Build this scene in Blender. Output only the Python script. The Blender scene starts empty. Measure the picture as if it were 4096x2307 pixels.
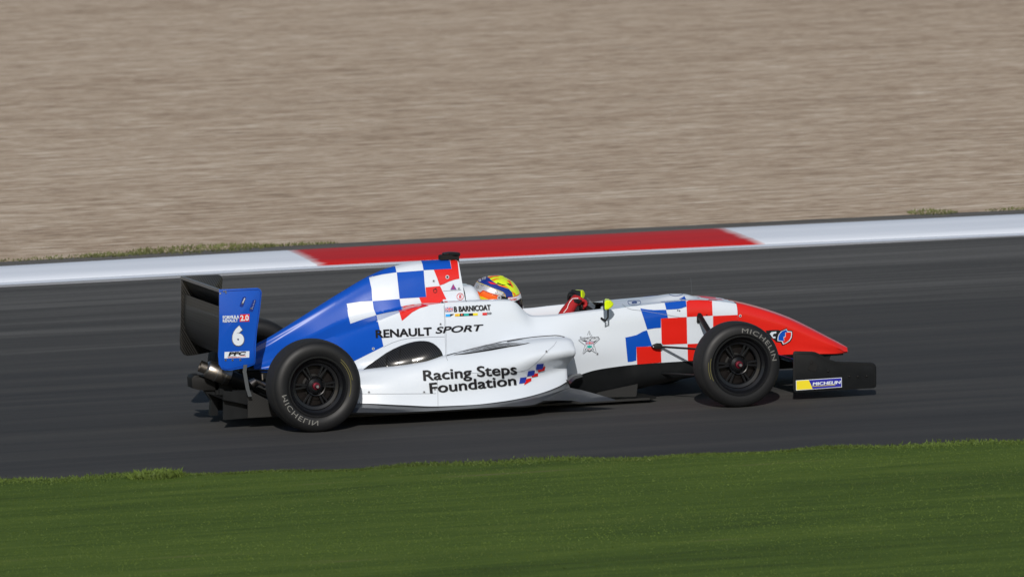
import bpy, bmesh, math, random
import numpy as np
from mathutils import Vector, Matrix
from mathutils.bvhtree import BVHTree
from mathutils.geometry import tessellate_polygon
random.seed(4); np.random.seed(4)
S = bpy.context.scene
COL = S.collection

# ------------------------------------------------------------------ camera
YAW, EL, ROLL, DIST, MM = 0.288965, 0.0974204, 0.0251751, 45.8586, 0.00155874
_f = np.array([math.sin(YAW)*math.cos(EL), math.cos(YAW)*math.cos(EL), -math.sin(EL)])
_r = np.array([math.cos(YAW), -math.sin(YAW), 0.0]); _u = np.cross(_r, _f)
RR = _r*math.cos(ROLL)-_u*math.sin(ROLL); UU = _r*math.sin(ROLL)+_u*math.cos(ROLL)
CAM = np.array([1.38551, -0.4, 0.779483])-_f*DIST
cd = bpy.data.cameras.new('camera'); cam = bpy.data.objects.new('camera', cd); COL.objects.link(cam)
cam.matrix_world = Matrix(((RR[0], UU[0], -_f[0], CAM[0]), (RR[1], UU[1], -_f[1], CAM[1]), (RR[2], UU[2], -_f[2], CAM[2]), (0, 0, 0, 1)))
cd.sensor_width = 36; cd.lens = 36*DIST/(4096*MM); cd.clip_start = 1; cd.clip_end = 2000
cd.dof.use_dof = True; cd.dof.focus_distance = DIST; cd.dof.aperture_fstop = 5.6
S.camera = cam

# ------------------------------------------------------------------ world, sun, exposure
sun_to = Vector((-0.58, -1.75, 1.0)).normalized()
w = bpy.data.worlds.new('World'); S.world = w; w.use_nodes = True
nt = w.node_tree; bg = nt.nodes['Background']; sky = nt.nodes.new('ShaderNodeTexSky')
sky.sky_type = 'NISHITA'; sky.sun_disc = False
sky.sun_elevation = math.asin(sun_to.z); sky.sun_rotation = math.atan2(sun_to.x, sun_to.y)
nt.links.new(sky.outputs[0], bg.inputs[0]); bg.inputs[1].default_value = 0.075
sl = bpy.data.lights.new('sun', 'SUN'); sl.energy = 3.7; sl.angle = math.radians(0.6); sl.color = (1, 0.95, 0.89)
so = bpy.data.objects.new('sun', sl); COL.objects.link(so); so.rotation_euler = sun_to.to_track_quat('Z', 'Y').to_euler()
so.location = (-10, -20, 15)
vs = S.view_settings; vs.view_transform = 'Standard'; vs.look = 'None'; vs.gamma = 1; vs.use_curve_mapping = False; vs.exposure = -0.12

# ------------------------------------------------------------------ helpers
def ray(px, py): return _f+((px-2048)*RR-(py-1153.5)*UU)*MM/DIST
def W(px, py, Y):
    d = ray(px, py); return Vector(CAM+d*(Y-CAM[1])/d[1])
def G(px, py, z=0.0):
    d = ray(px, py); return Vector(CAM+d*(z-CAM[2])/d[2])
def pchip(xs, ys):
    xs = np.array(xs, float); ys = np.array(ys, float); h = np.diff(xs); dl = np.diff(ys)/h
    m = np.zeros(len(xs))
    for i in range(1, len(xs)-1):
        if dl[i-1]*dl[i] > 0:
            a = 2*h[i]+h[i-1]; b = h[i]+2*h[i-1]; m[i] = (a+b)/(a/dl[i-1]+b/dl[i])
    m[0] = dl[0]; m[-1] = dl[-1]
    def f(x):
        x = min(max(x, xs[0]), xs[-1]); i = min(max(int(np.searchsorted(xs, x))-1, 0), len(xs)-2)
        t = (x-xs[i])/h[i]
        return ((2*t**3-3*t*t+1)*ys[i]+(t**3-2*t*t+t)*h[i]*m[i]+(-2*t**3+3*t*t)*ys[i+1]+(t**3-t*t)*h[i]*m[i+1])
    return f
class Line:
    """a feature line of the bodywork: (y, z) as smooth functions of x"""
    def __init__(s, pts):
        P = sorted([tuple(W(*p)) for p in pts]); X = [p[0] for p in P]
        s.x0, s.x1 = X[0], X[-1]; s.fy = pchip(X, [p[1] for p in P]); s.fz = pchip(X, [p[2] for p in P])
    def __call__(s, x): return Vector((x, s.fy(x), s.fz(x)))
class Off:
    def __init__(s, base, fn): s.b = base; s.fn = fn; s.x0, s.x1 = base.x0, base.x1
    def __call__(s, x): return s.fn(x, s.b(x))
def cr(P, n, crease=()):
    """centripetal-ish Catmull-Rom through P, n steps per segment; crease = indices of corners"""
    out = []; m = len(P)
    for i in range(m-1):
        p1, p2 = P[i], P[i+1]
        p0 = P[i-1] if (i > 0 and i not in crease) else p1-(p2-p1)
        p3 = P[i+2] if (i+2 < m and (i+1) not in crease) else p2+(p2-p1)
        d1 = max((p2-p1).length, 1e-6); d0 = max((p1-p0).length, 1e-6); d2 = max((p3-p2).length, 1e-6)
        m1 = ((p1-p0)/d0*d1+(p2-p1)/d1*d0)/(d0+d1)*d1
        m2 = ((p2-p1)/d1*d2+(p3-p2)/d2*d1)/(d1+d2)*d1
        for k in range(n):
            t = k/n
            out.append((2*t**3-3*t*t+1)*p1+(t**3-2*t*t+t)*m1+(-2*t**3+3*t*t)*p2+(t**3-t*t)*m2)
    out.append(P[-1].copy()); return out
def add_grid(bm, rows, flip=False):
    V = [[bm.verts.new(p) for p in r] for r in rows]
    for i in range(len(V)-1):
        for j in range(len(V[0])-1):
            q = [V[i][j], V[i][j+1], V[i+1][j+1], V[i+1][j]]
            if flip: q.reverse()
            try: bm.faces.new(q)
            except Exception: pass
    return V
def body_grid(bm, lines, nx, ny, x0=None, x1=None, crease=(), mirror=True):
    rows = []
    for i in range(nx+1):
        u = i/nx; c = []
        for k, L in enumerate(lines):
            a = (x0[k] if isinstance(x0, (list, tuple)) else x0) if x0 is not None else L.x0
            b = (x1[k] if isinstance(x1, (list, tuple)) else x1) if x1 is not None else L.x1
            c.append(L(a+(b-a)*u))
        rows.append(cr(c, ny, crease))
    add_grid(bm, rows)
    if mirror: add_grid(bm, [[Vector((p.x, -p.y, p.z)) for p in r] for r in rows], True)
    return rows
def finish(bm, name, mat, parent=None, smooth=True, weld=True, angle=35, outward=True):
    if weld: bmesh.ops.remove_doubles(bm, verts=bm.verts, dist=0.0004)
    if outward: bmesh.ops.recalc_face_normals(bm, faces=bm.faces)
    me = bpy.data.meshes.new(name); bm.to_mesh(me); bm.free()
    mats = mat if isinstance(mat, (list, tuple)) else [mat]
    for m in mats: me.materials.append(m)
    if smooth:
        for p in me.polygons: p.use_smooth = True
        try: me.set_sharp_from_angle(angle=math.radians(angle))
        except Exception: pass
    o = bpy.data.objects.new(name, me); COL.objects.link(o)
    if parent: o.parent = parent
    return o
def box(bm, c, s, rot=None):
    M = Matrix.Translation(c) @ (rot.to_4x4() if rot else Matrix.Identity(4)) @ Matrix.Diagonal((s[0], s[1], s[2], 1))
    return bmesh.ops.create_cube(bm, size=1, matrix=M)['verts']
def tube(bm, P, r, n=10, caps=True, flat=1.0):
    """tube through points P; r radius or list; flat squeezes it in z (aero section)"""
    P = [Vector(p) for p in P]; rs = r if isinstance(r, (list, tuple)) else [r]*len(P)
    rings = []
    for i, p in enumerate(P):
        t = (P[min(i+1, len(P)-1)]-P[max(i-1, 0)]).normalized()
        a = Vector((0, 0, 1)) if abs(t.z) < 0.9 else Vector((1, 0, 0))
        s = t.cross(a).normalized(); q = s.cross(t).normalized()
        rings.append([bm.verts.new(p+s*math.cos(2*math.pi*k/n)*rs[i]+q*math.sin(2*math.pi*k/n)*rs[i]*flat) for k in range(n)])
    for a, b in zip(rings, rings[1:]):
        for k in range(n): bm.faces.new([a[k], a[(k+1) % n], b[(k+1) % n], b[k]])
    if caps: bm.faces.new(rings[0][::-1]); bm.faces.new(rings[-1])
def lathe(bm, prof, n=72, c=(0, 0, 0)):
    """profile of (radius, y) turned about the y axis"""
    rings = []
    for r, y in prof:
        rings.append([bm.verts.new((c[0]+r*math.cos(2*math.pi*k/n), c[1]+y, c[2]+r*math.sin(2*math.pi*k/n))) for k in range(n)])
    for a, b in zip(rings, rings[1:]):
        for k in range(n): bm.faces.new([a[k], b[k], b[(k+1) % n], a[(k+1) % n]])
def plate(bm, poly, Y, th, bev=0.0):
    """upright plate: pixel outline given a real depth Y and thickness th"""
    P = [W(x, y, Y) for x, y in poly]
    a = [bm.verts.new(p) for p in P]; b = [bm.verts.new(p+Vector((0, th, 0))) for p in P]
    f1 = bm.faces.new(a); f2 = bm.faces.new(b[::-1]); n = len(a)
    for i in range(n): bm.faces.new([a[i], b[i], b[(i+1) % n], a[(i+1) % n]])
    if bev:
        ed = [e for e in f1.edges]+[e for e in f2.edges]
        bmesh.ops.bevel(bm, geom=ed, offset=bev, segments=2, affect='EDGES', profile=0.5)
def rnd(poly, r=8, n=5):
    """round the corners of a pixel polygon"""
    out = []; m = len(poly)
    for i in range(m):
        p = np.array(poly[i], float); a = np.array(poly[i-1], float); b = np.array(poly[(i+1) % m], float)
        la = np.linalg.norm(a-p); lb = np.linalg.norm(b-p); q = min(r, la*.45, lb*.45)
        s = p+(a-p)/la*q; e = p+(b-p)/lb*q
        for k in range(n+1):
            t = k/n; out.append(tuple((1-t)**2*s+2*t*(1-t)*p+t*t*e))
    return out

# ------------------------------------------------------------------ materials
def mat(name, col, rough=0.5, metal=0.0, coat=0.0, spec=0.5, noise=None, bump=None, emis=None):
    m = bpy.data.materials.new(name); m.use_nodes = True; nt = m.node_tree; b = nt.nodes['Principled BSDF']
    b.inputs['Base Color'].default_value = (*col, 1); b.inputs['Roughness'].default_value = rough
    b.inputs['Metallic'].default_value = metal; b.inputs['Specular IOR Level'].default_value = spec
    b.inputs['Coat Weight'].default_value = coat; b.inputs['Coat Roughness'].default_value = 0.06
    if noise:
        sc, amt = noise
        tc = nt.nodes.new('ShaderNodeTexCoord'); n = nt.nodes.new('ShaderNodeTexNoise'); n.inputs['Scale'].default_value = sc
        n.inputs['Detail'].default_value = 6
        r = nt.nodes.new('ShaderNodeMapRange'); r.inputs[3].default_value = 1-amt; r.inputs[4].default_value = 1+amt
        mx = nt.nodes.new('ShaderNodeMix'); mx.data_type = 'RGBA'; mx.blend_type = 'MULTIPLY'; mx.inputs[0].default_value = 1
        mx.inputs[6].default_value = (*col, 1)
        nt.links.new(tc.outputs['Object'], n.inputs['Vector']); nt.links.new(n.outputs[0], r.inputs[0])
        nt.links.new(r.outputs[0], mx.inputs[7]); nt.links.new(mx.outputs[2], b.inputs['Base Color'])
        r2 = nt.nodes.new('ShaderNodeMapRange'); r2.inputs[3].default_value = rough*0.8; r2.inputs[4].default_value = min(1, rough*1.25)
        nt.links.new(n.outputs[0], r2.inputs[0]); nt.links.new(r2.outputs[0], b.inputs['Roughness'])
    if bump:
        tc = nt.nodes.new('ShaderNodeTexCoord'); n = nt.nodes.new('ShaderNodeTexNoise'); n.inputs['Scale'].default_value = bump[0]
        bp = nt.nodes.new('ShaderNodeBump'); bp.inputs['Strength'].default_value = bump[1]; bp.inputs['Distance'].default_value = 0.01
        nt.links.new(tc.outputs['Object'], n.inputs['Vector']); nt.links.new(n.outputs[0], bp.inputs['Height']); nt.links.new(bp.outputs[0], b.inputs['Normal'])
    return m
WHITE = mat('white_paint', (0.63, 0.685, 0.75), 0.34, coat=0.5, noise=(3.0, 0.03))
BLUE = mat('blue_paint', (0.005, 0.072, 0.43), 0.22, coat=0.4, spec=0.35, noise=(3.0, 0.05))
RED = mat('red_paint', (0.66, 0.016, 0.009), 0.30, coat=0.4, noise=(3.0, 0.05))
BLACK = mat('black_print', (0.010, 0.010, 0.012), 0.55, spec=0.25)
SEAM = mat('seam_shadow', (0.26, 0.28, 0.31), 0.7)
SEAMD = mat('seam_dark', (0.03, 0.03, 0.035), 0.7)
DARK = mat('dark_composite', (0.008, 0.009, 0.010), 0.45, noise=(20, 0.2), spec=0.22)
RUB = mat('rubber_trim', (0.007, 0.007, 0.007), 0.6, spec=0.25)
YEL = mat('fluorescent_yellow', (0.68, 0.85, 0.01), 0.35, coat=0.3)
ORG = mat('orange_paint', (0.85, 0.13, 0.01), 0.3, coat=0.5)
NAVY = mat('navy_paint', (0.01, 0.03, 0.22), 0.25, coat=0.6)
GREY = mat('grey_print', (0.12, 0.13, 0.15), 0.5)
ALU = mat('brushed_metal', (0.42, 0.43, 0.45), 0.35, metal=1.0, noise=(30, 0.15))
STRUT = mat('grey_bracket', (0.09, 0.10, 0.11), 0.45, metal=0.4)
TITAN = mat('heat_tinted_steel', (0.36, 0.33, 0.30), 0.32, metal=1.0, noise=(14, 0.3))
REDAN = mat('red_anodised', (0.14, 0.006, 0.02), 0.35, metal=0.6)
VISOR = mat('smoked_visor', (0.008, 0.008, 0.012), 0.1, coat=0.5)
SUIT = mat('red_race_suit', (0.34, 0.007, 0.010), 0.8, noise=(40, 0.15), bump=(60, 0.4))
PIPE = mat('white_piping', (0.75, 0.7, 0.7), 0.7)
MIRG = mat('mirror_glass', (0.03, 0.035, 0.04), 0.12, metal=0.0)
TURQ = mat('turquoise_print', (0.0, 0.35, 0.30), 0.4)
CYAN = mat('cyan_print', (0.02, 0.35, 0.8), 0.4)
VIOL = mat('violet_print', (0.18, 0.05, 0.25), 0.4)
MYEL = mat('yellow_print', (0.75, 0.62, 0.02), 0.4)
DBLUE = mat('deep_blue_print', (0.02, 0.02, 0.30), 0.35)
LGREY = mat('light_grey_print', (0.45, 0.48, 0.52), 0.4)

def carbon(name, base, hi, scale, rot, rough=0.3, coat=0.5):
    m = bpy.data.materials.new(name); m.use_nodes = True; nt = m.node_tree; b = nt.nodes['Principled BSDF']
    tc = nt.nodes.new('ShaderNodeTexCoord'); mp = nt.nodes.new('ShaderNodeMapping'); mp.inputs['Rotation'].default_value = rot
    wv = nt.nodes.new('ShaderNodeTexWave'); wv.inputs['Scale'].default_value = scale; wv.inputs['Distortion'].default_value = 0.4
    wv2 = nt.nodes.new('ShaderNodeTexWave'); wv2.bands_direction = 'Z'; wv2.inputs['Scale'].default_value = scale*1.7; wv2.inputs['Distortion'].default_value = 0.6
    r9 = nt.nodes.new('ShaderNodeMapRange'); r9.inputs[3].default_value = 0.45
    mu = nt.nodes.new('ShaderNodeMath'); mu.operation = 'MULTIPLY'
    mx = nt.nodes.new('ShaderNodeMix'); mx.data_type = 'RGBA'; mx.inputs[6].default_value = (*base, 1); mx.inputs[7].default_value = (*hi, 1)
    nt.links.new(tc.outputs['Object'], mp.inputs[0]); nt.links.new(mp.outputs[0], wv.inputs[0]); nt.links.new(mp.outputs[0], wv2.inputs[0])
    nt.links.new(wv.outputs[1], mu.inputs[0]); nt.links.new(wv2.outputs[1], r9.inputs[0]); nt.links.new(r9.outputs[0], mu.inputs[1])
    nt.links.new(mu.outputs[0], mx.inputs[0]); nt.links.new(mx.outputs[2], b.inputs['Base Color'])
    b.inputs['Roughness'].default_value = rough; b.inputs['Coat Weight'].default_value = coat; b.inputs['Coat Roughness'].default_value = 0.08
    return m
CARBON = carbon('carbon_weave', (0.004, 0.004, 0.004), (0.035, 0.034, 0.032), 24, (0, 0.5, 0), 0.22, 0.4)
CARBONM = carbon('carbon_matt', (0.006, 0.0065, 0.007), (0.026, 0.026, 0.025), 24, (0, -0.8, 0), 0.45, 0.1)
FLOORM = mat('satin_floor_edge', (0.035, 0.038, 0.043), 0.35, coat=0.3, noise=(10, 0.2))

def ground_mat(name, cols, layers, rough=0.9, bump=None, ygrad=None):
    """layers: (stretch x, scale, weight) of noise in ground coordinates, x running along the track"""
    m = bpy.data.materials.new(name); m.use_nodes = True; nt = m.node_tree; b = nt.nodes['Principled BSDF']
    tc = nt.nodes.new('ShaderNodeTexCoord'); acc = None
    for sx, sc, wt, det in layers:
        mp = nt.nodes.new('ShaderNodeMapping'); mp.inputs['Scale'].default_value = (sc/sx, sc, sc)
        n = nt.nodes.new('ShaderNodeTexNoise'); n.inputs['Scale'].default_value = 1; n.inputs['Detail'].default_value = det
        nt.links.new(tc.outputs['Object'], mp.inputs[0]); nt.links.new(mp.outputs[0], n.inputs[0])
        s = nt.nodes.new('ShaderNodeMath'); s.operation = 'SUBTRACT'; s.inputs[1].default_value = 0.5; nt.links.new(n.outputs[0], s.inputs[0])
        q = nt.nodes.new('ShaderNodeMath'); q.operation = 'MULTIPLY'; q.inputs[1].default_value = wt; nt.links.new(s.outputs[0], q.inputs[0])
        if acc is None: acc = q
        else:
            a = nt.nodes.new('ShaderNodeMath'); nt.links.new(acc.outputs[0], a.inputs[0]); nt.links.new(q.outputs[0], a.inputs[1]); acc = a
    a = nt.nodes.new('ShaderNodeMath'); a.inputs[1].default_value = 0.5; nt.links.new(acc.outputs[0], a.inputs[0])
    if ygrad:   # grazing sheen painted into the colour: lighter across y towards the kerb
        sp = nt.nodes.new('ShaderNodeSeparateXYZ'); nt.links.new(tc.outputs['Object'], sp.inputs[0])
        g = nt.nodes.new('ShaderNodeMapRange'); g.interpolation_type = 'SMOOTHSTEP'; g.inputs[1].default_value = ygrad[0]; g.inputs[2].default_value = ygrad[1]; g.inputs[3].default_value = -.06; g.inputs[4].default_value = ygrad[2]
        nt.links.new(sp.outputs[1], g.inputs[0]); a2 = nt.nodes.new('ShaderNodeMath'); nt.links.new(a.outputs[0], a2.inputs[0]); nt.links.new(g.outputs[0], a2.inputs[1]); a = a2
    cr_ = nt.nodes.new('ShaderNodeValToRGB'); el = cr_.color_ramp.elements
    while len(el) < len(cols): el.new(0.5)
    for i, (p, c) in enumerate(cols): el[i].position = p; el[i].color = (*c, 1)
    nt.links.new(a.outputs[0], cr_.inputs[0]); nt.links.new(cr_.outputs[0], b.inputs['Base Color'])
    b.inputs['Roughness'].default_value = rough; b.inputs['Specular IOR Level'].default_value = 0.12
    if bump:
        n = nt.nodes.new('ShaderNodeTexNoise'); n.inputs['Scale'].default_value = bump[0]; n.inputs['Detail'].default_value = 4
        bp = nt.nodes.new('ShaderNodeBump'); bp.inputs['Strength'].default_value = bump[1]; bp.inputs['Distance'].default_value = bump[2]
        nt.links.new(tc.outputs['Object'], n.inputs[0]); nt.links.new(n.outputs[0], bp.inputs['Height']); nt.links.new(bp.outputs[0], b.inputs['Normal'])
    return m
GRAVEL = ground_mat('gravel', [(0.0, (0.13, 0.095, 0.065)), (0.3, (0.33, 0.24, 0.165)), (0.45, (0.46, 0.35, 0.25)), (0.58, (0.53, 0.42, 0.31)), (0.75, (0.68, 0.57, 0.44)), (1.0, (0.9, 0.84, 0.72))],
                    [(7, 9, 0.7, 5), (8, 3.0, 0.45, 3), (5, 0.4, 0.22, 3), (8, 22, 1.4, 3), (6, 50, 1.0, 2)], 0.95, (25, 0.35, 0.03))
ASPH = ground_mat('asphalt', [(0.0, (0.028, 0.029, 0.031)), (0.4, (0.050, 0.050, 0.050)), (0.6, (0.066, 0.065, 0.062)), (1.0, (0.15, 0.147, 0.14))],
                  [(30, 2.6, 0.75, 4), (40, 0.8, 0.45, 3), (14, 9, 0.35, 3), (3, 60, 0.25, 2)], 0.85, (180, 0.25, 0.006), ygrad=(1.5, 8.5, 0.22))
GRASS = ground_mat('grass_ground', [(0.0, (0.032, 0.052, 0.011)), (0.35, (0.056, 0.094, 0.014)), (0.55, (0.072, 0.116, 0.017)), (0.75, (0.090, 0.136, 0.021)), (0.9, (0.11, 0.125, 0.04)), (1.0, (0.17, 0.15, 0.08))],
                   [(5, 1.0, 1.0, 4), (10, 4, 0.8, 3), (8, 14, .8, 3)], 0.95)
KWHITE = ground_mat('kerb_white', [(0.0, (0.50, 0.51, 0.53)), (0.35, (0.72, 0.77, 0.84)), (0.6, (0.78, 0.83, 0.90)), (1, (0.82, 0.87, 0.93))],
                    [(30, 5, 0.7, 4), (6, 1.0, 0.4, 3)], 0.6)
CONC = ground_mat('old_concrete', [(0.0, (0.06, 0.058, 0.055)), (0.5, (0.12, 0.115, 0.105)), (1, (0.22, 0.20, 0.18))], [(12, 4, 0.8, 4), (2, 30, 0.4, 2)], 0.9)
LINE = ground_mat('worn_line_paint', [(0.0, (0.12, 0.12, 0.12)), (0.42, (0.34, 0.34, 0.34)), (0.62, (0.56, 0.56, 0.56)), (1, (0.7, 0.7, 0.7))], [(40, 5, 1.1, 4), (15, 1.2, .5, 3)], 0.7)
# red kerb paint, scuffed through to white towards the ends of the painted length (object x, metres)
def kerb_red(xa, xb):
    m = ground_mat('kerb_red', [(0.0, (0.30, 0.012, 0.010)), (0.35, (0.50, 0.011, 0.009)), (0.6, (0.56, 0.013, 0.010)), (1, (0.62, 0.05, 0.04))], [(30, 5, 0.8, 4), (6, 1.0, 0.4, 3)], 0.55)
    nt = m.node_tree; b = nt.nodes['Principled BSDF']; src = b.inputs['Base Color'].links[0].from_socket
    tc = nt.nodes.new('ShaderNodeTexCoord'); sp = nt.nodes.new('ShaderNodeSeparateXYZ'); nt.links.new(tc.outputs['Object'], sp.inputs[0])
    n = nt.nodes.new('ShaderNodeTexNoise'); mp = nt.nodes.new('ShaderNodeMapping'); mp.inputs['Scale'].default_value = (2, 14, 1); n.inputs['Scale'].default_value = 1; n.inputs['Detail'].default_value = 5
    nt.links.new(tc.outputs['Object'], mp.inputs[0]); nt.links.new(mp.outputs[0], n.inputs[0])
    c = nt.nodes.new('ShaderNodeMath'); c.operation = 'SUBTRACT'; c.inputs[1].default_value = (xa+xb)/2; nt.links.new(sp.outputs[0], c.inputs[0])
    ab = nt.nodes.new('ShaderNodeMath'); ab.operation = 'ABSOLUTE'; nt.links.new(c.outputs[0], ab.inputs[0])
    ml = nt.nodes.new('ShaderNodeMath'); ml.operation = 'MULTIPLY_ADD'; ml.inputs[1].default_value = 0.16; nt.links.new(n.outputs[0], ml.inputs[0]); nt.links.new(ab.outputs[0], ml.inputs[2])
    h = (xb-xa)/2
    mr = nt.nodes.new('ShaderNodeMapRange'); mr.inputs[1].default_value = h-0.01; mr.inputs[2].default_value = h+0.10; nt.links.new(ml.outputs[0], mr.inputs[0])
    mx = nt.nodes.new('ShaderNodeMix'); mx.data_type = 'RGBA'; mx.inputs[7].default_value = (0.72, 0.72, 0.74, 1)
    nt.links.new(mr.outputs[0], mx.inputs[0]); nt.links.new(src, mx.inputs[6]); nt.links.new(mx.outputs[2], b.inputs['Base Color'])
    return m
TYRE = mat('tyre_rubber', (0.010, 0.0105, 0.0115), 0.5, noise=(9, 0.2), spec=0.35)
TREAD = mat('tyre_tread', (0.010, 0.010, 0.010), 0.75, noise=(30, 0.3))
RIM = mat('black_rim', (0.006, 0.0065, 0.008), 0.35, coat=0.3, spec=0.3)
DISC = mat('brake_steel', (0.025, 0.022, 0.022), 0.4, metal=0.9)
TYLET = mat('tyre_lettering', (0.16, 0.16, 0.15), 0.6)
TYYEL = mat('tyre_yellow', (0.10, 0.09, 0.02), 0.6)

def struct(o): o['kind'] = 'structure'; return o

# ------------------------------------------------------------------ the ground
def boundary(pts):
    P = [G(*p) for p in pts]; c = np.polyfit([p.x for p in P], [p.y for p in P], 2)
    a, b = -6.0, 14.0
    def f(x):
        xx = min(max(x, a), b); y = np.polyval(c, xx)
        return y+(x-xx)*np.polyval(np.polyder(c), xx)*1.0
    return f
B_line0 = boundary([(0, 1151), (1200, 1089), (2700, 1014), (4096, 948)])       # track edge of the line
B_k0 = boundary([(0, 1133), (1200, 1070), (2700, 996), (4096, 934)])
B_k1 = boundary([(0, 1064, .05), (1200, 999, .05), (2700, 920, .05), (4096, 856, .05)])
B_c1 = boundary([(0, 1049, .0), (1200, 984, .0), (2700, 905, .0), (4096, 841, .0)])
B_g = boundary([(0, 1928), (700, 1903), (1400, 1876), (2385, 1840), (4096, 1765)])
XS = [-420, -200, -100, -50]+[x*0.5 for x in range(-60, 71)]+[50, 100, 200, 420]
def strip(name, fa, fb, za, zb, m, parent=None, xs=XS, mid=1):
    bm = bmesh.new(); rows = []
    for x in xs:
        ya, yb = fa(x), fb(x); rows.append([Vector((x, ya+(yb-ya)*k/mid, za+(zb-za)*k/mid)) for k in range(mid+1)])
    add_grid(bm, rows); o = finish(bm, name, m, parent, smooth=False); return o
struct(strip('ground', lambda x: -600.0, lambda x: 600.0, -0.06, -0.06, GRASS))
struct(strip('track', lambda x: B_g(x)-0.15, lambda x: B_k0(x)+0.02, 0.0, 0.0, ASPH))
struct(strip('track_edge_line', B_line0, lambda x: B_k0(x)-0.20, 0.004, 0.004, LINE))
struct(strip('kerb_foot_line', lambda x: B_k0(x)-0.19, lambda x: B_k0(x)+.005, 0.005, 0.005, KWHITE))
struct(strip('concrete_strip', B_k1, B_c1, 0.008, 0.004, CONC))
struct(strip('gravel_bed', B_c1, lambda x: 180.0, 0.002, 0.002, GRAVEL))
# kerb: sloped profile, painted lengths as separate blocks
kx = [(-200, 2.93-9.0), None]
xa, xb = 2.84, 6.38
kr = bpy.data.objects.new('kerb', None); COL.objects.link(kr); kr['kind'] = 'structure'
KR = kerb_red(xa, xb)
L_ = xb-xa
segs = []
x = xa-3.6*7; i = 0
edges = [xa-3.6*k for k in range(7, 0, -1)]+[xa, xb]+[xb+3.6*k for k in range(1, 8)]
def kerb_len(x0, x1, m, name):
    bm = bmesh.new(); n = max(2, int((x1-x0)/0.4)); rows = []
    for i in range(n+1):
        x = x0+(x1-x0)*i/n; a = B_k0(x); b = B_k1(x); wd = b-a
        rows.append([Vector((x, a, 0.006)), Vector((x, a+0.01, 0.012)), Vector((x, a+wd*.3, 0.028)), Vector((x, a+wd*.7, 0.046)), Vector((x, b-.03, 0.052)), Vector((x, b-.002, 0.046)), Vector((x, b-.0, 0.0))])
    add_grid(bm, rows); return finish(bm, name, m, kr, smooth=True, weld=False, angle=40)
kerb_len(-200, xa, KWHITE, 'white_kerb_length'); kerb_len(xa, xb, KR, 'red_kerb_length'); kerb_len(xb, 200, KWHITE, 'white_kerb_length')
# near verge: sheet + blades
struct(strip('verge', lambda x: -600.0, B_g, 0.006, 0.006, GRASS))
BLM = bpy.data.materials.new('grass_blades'); BLM.use_nodes = True
_n = BLM.node_tree; _b = _n.nodes['Principled BSDF']; _b.inputs['Roughness'].default_value = 0.65; _b.inputs['Specular IOR Level'].default_value = 0.25
_a = _n.nodes.new('ShaderNodeVertexColor'); _a.layer_name = 'tone'; _n.links.new(_a.outputs[0], _b.inputs['Base Color'])
def lown(x, y, s):   # smooth value noise for tone patches
    return (np.sin(x*1.3*s+1.7*np.sin(y*.9*s))+np.sin(y*2.9*s+1.1*np.sin(x*.5*s+2))+np.sin(x*.37*s+y*1.9*s))/3
def blades(name, px, py, hgt, wid, base=(0.060, 0.098, 0.014), m=BLM, var=0.3, z0=0.0):
    n = len(px); ang = np.random.rand(n)*2*np.pi; lean = np.random.randn(n, 2)*0.45
    h = hgt*(0.5+np.random.rand(n)); dx = np.cos(ang)*wid/2; dy = np.sin(ang)*wid/2
    v = np.zeros((n, 4, 3))
    v[:, 0] = np.stack([px-dx, py-dy, np.full(n, z0)], 1); v[:, 1] = np.stack([px+dx, py+dy, np.full(n, z0)], 1)
    v[:, 2] = np.stack([px+dx*.6+lean[:, 0]*h*.35, py+dy*.6+lean[:, 1]*h*.35, z0+h*.6], 1)
    v[:, 3] = np.stack([px+lean[:, 0]*h, py+lean[:, 1]*h, z0+h], 1)
    me = bpy.data.meshes.new(name); me.vertices.add(n*4); me.vertices.foreach_set('co', v.reshape(-1))
    tri = np.array([[0, 1, 2], [0, 2, 3]]); idx = (np.arange(n)[:, None, None]*4+tri[None]).reshape(-1)
    me.loops.add(n*6); me.loops.foreach_set('vertex_index', idx); me.polygons.add(n*2)
    me.polygons.foreach_set('loop_start', np.arange(n*2)*3); me.polygons.foreach_set('loop_total', np.full(n*2, 3)); me.update()
    t = 1+var*lown(px*.5, py, 1.0)+0.22*lown(px*1.2, py*3, 1.7)+0.08*(np.random.rand(n)-.5)
    dry = np.clip(lown(px*.8+9, py*2, 1.3)-0.45, 0, 1)*0.9
    c = np.zeros((n, 4)); b = np.array(base)
    for k in range(3): c[:, k] = np.clip(b[k]*t*(1-dry)+dry*(0.11, 0.115, 0.04)[k], 0, 1)
    c[:, 3] = 1
    ca = me.color_attributes.new('tone', 'FLOAT_COLOR', 'POINT'); ca.data.foreach_set('color', np.repeat(c, 4, 0).reshape(-1))
    me.materials.append(m); o = bpy.data.objects.new(name, me); COL.objects.link(o); return o
def scatter(n, ymin, ymaxf, x0f, x1f):
    y = np.random.rand(n)*(ymaxf-ymin)+ymin; return y
NB = 260000
yy = -9.2+np.random.rand(NB)*7.2; xx = -5.2+np.random.rand(NB)*10.6
gy = np.array([B_g(t) for t in np.linspace(-6, 6, 200)]); lim = np.interp(xx, np.linspace(-6, 6, 200), gy)+0.05*np.sin(xx*3.1)+0.04*np.sin(xx*7.7+1)
k = yy < lim; o = blades('verge_grass', xx[k], yy[k], 0.008, 0.010, base=(0.078, 0.116, 0.019), var=0.26); o['kind'] = 'stuff'
ne = 26000; ex = -5.2+np.random.rand(ne)*10.6; ey = np.interp(ex, np.linspace(-6, 6, 200), gy)+0.05*np.sin(ex*3.1)+0.05*np.sin(ex*7.7+1)+np.random.randn(ne)*0.05*(1+.6*np.sin(ex*2.3))
o = blades('verge_edge_grass', ex, ey, 0.013, 0.008, base=(0.068, 0.102, 0.019), var=0.2); o['kind'] = 'stuff'
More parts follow.
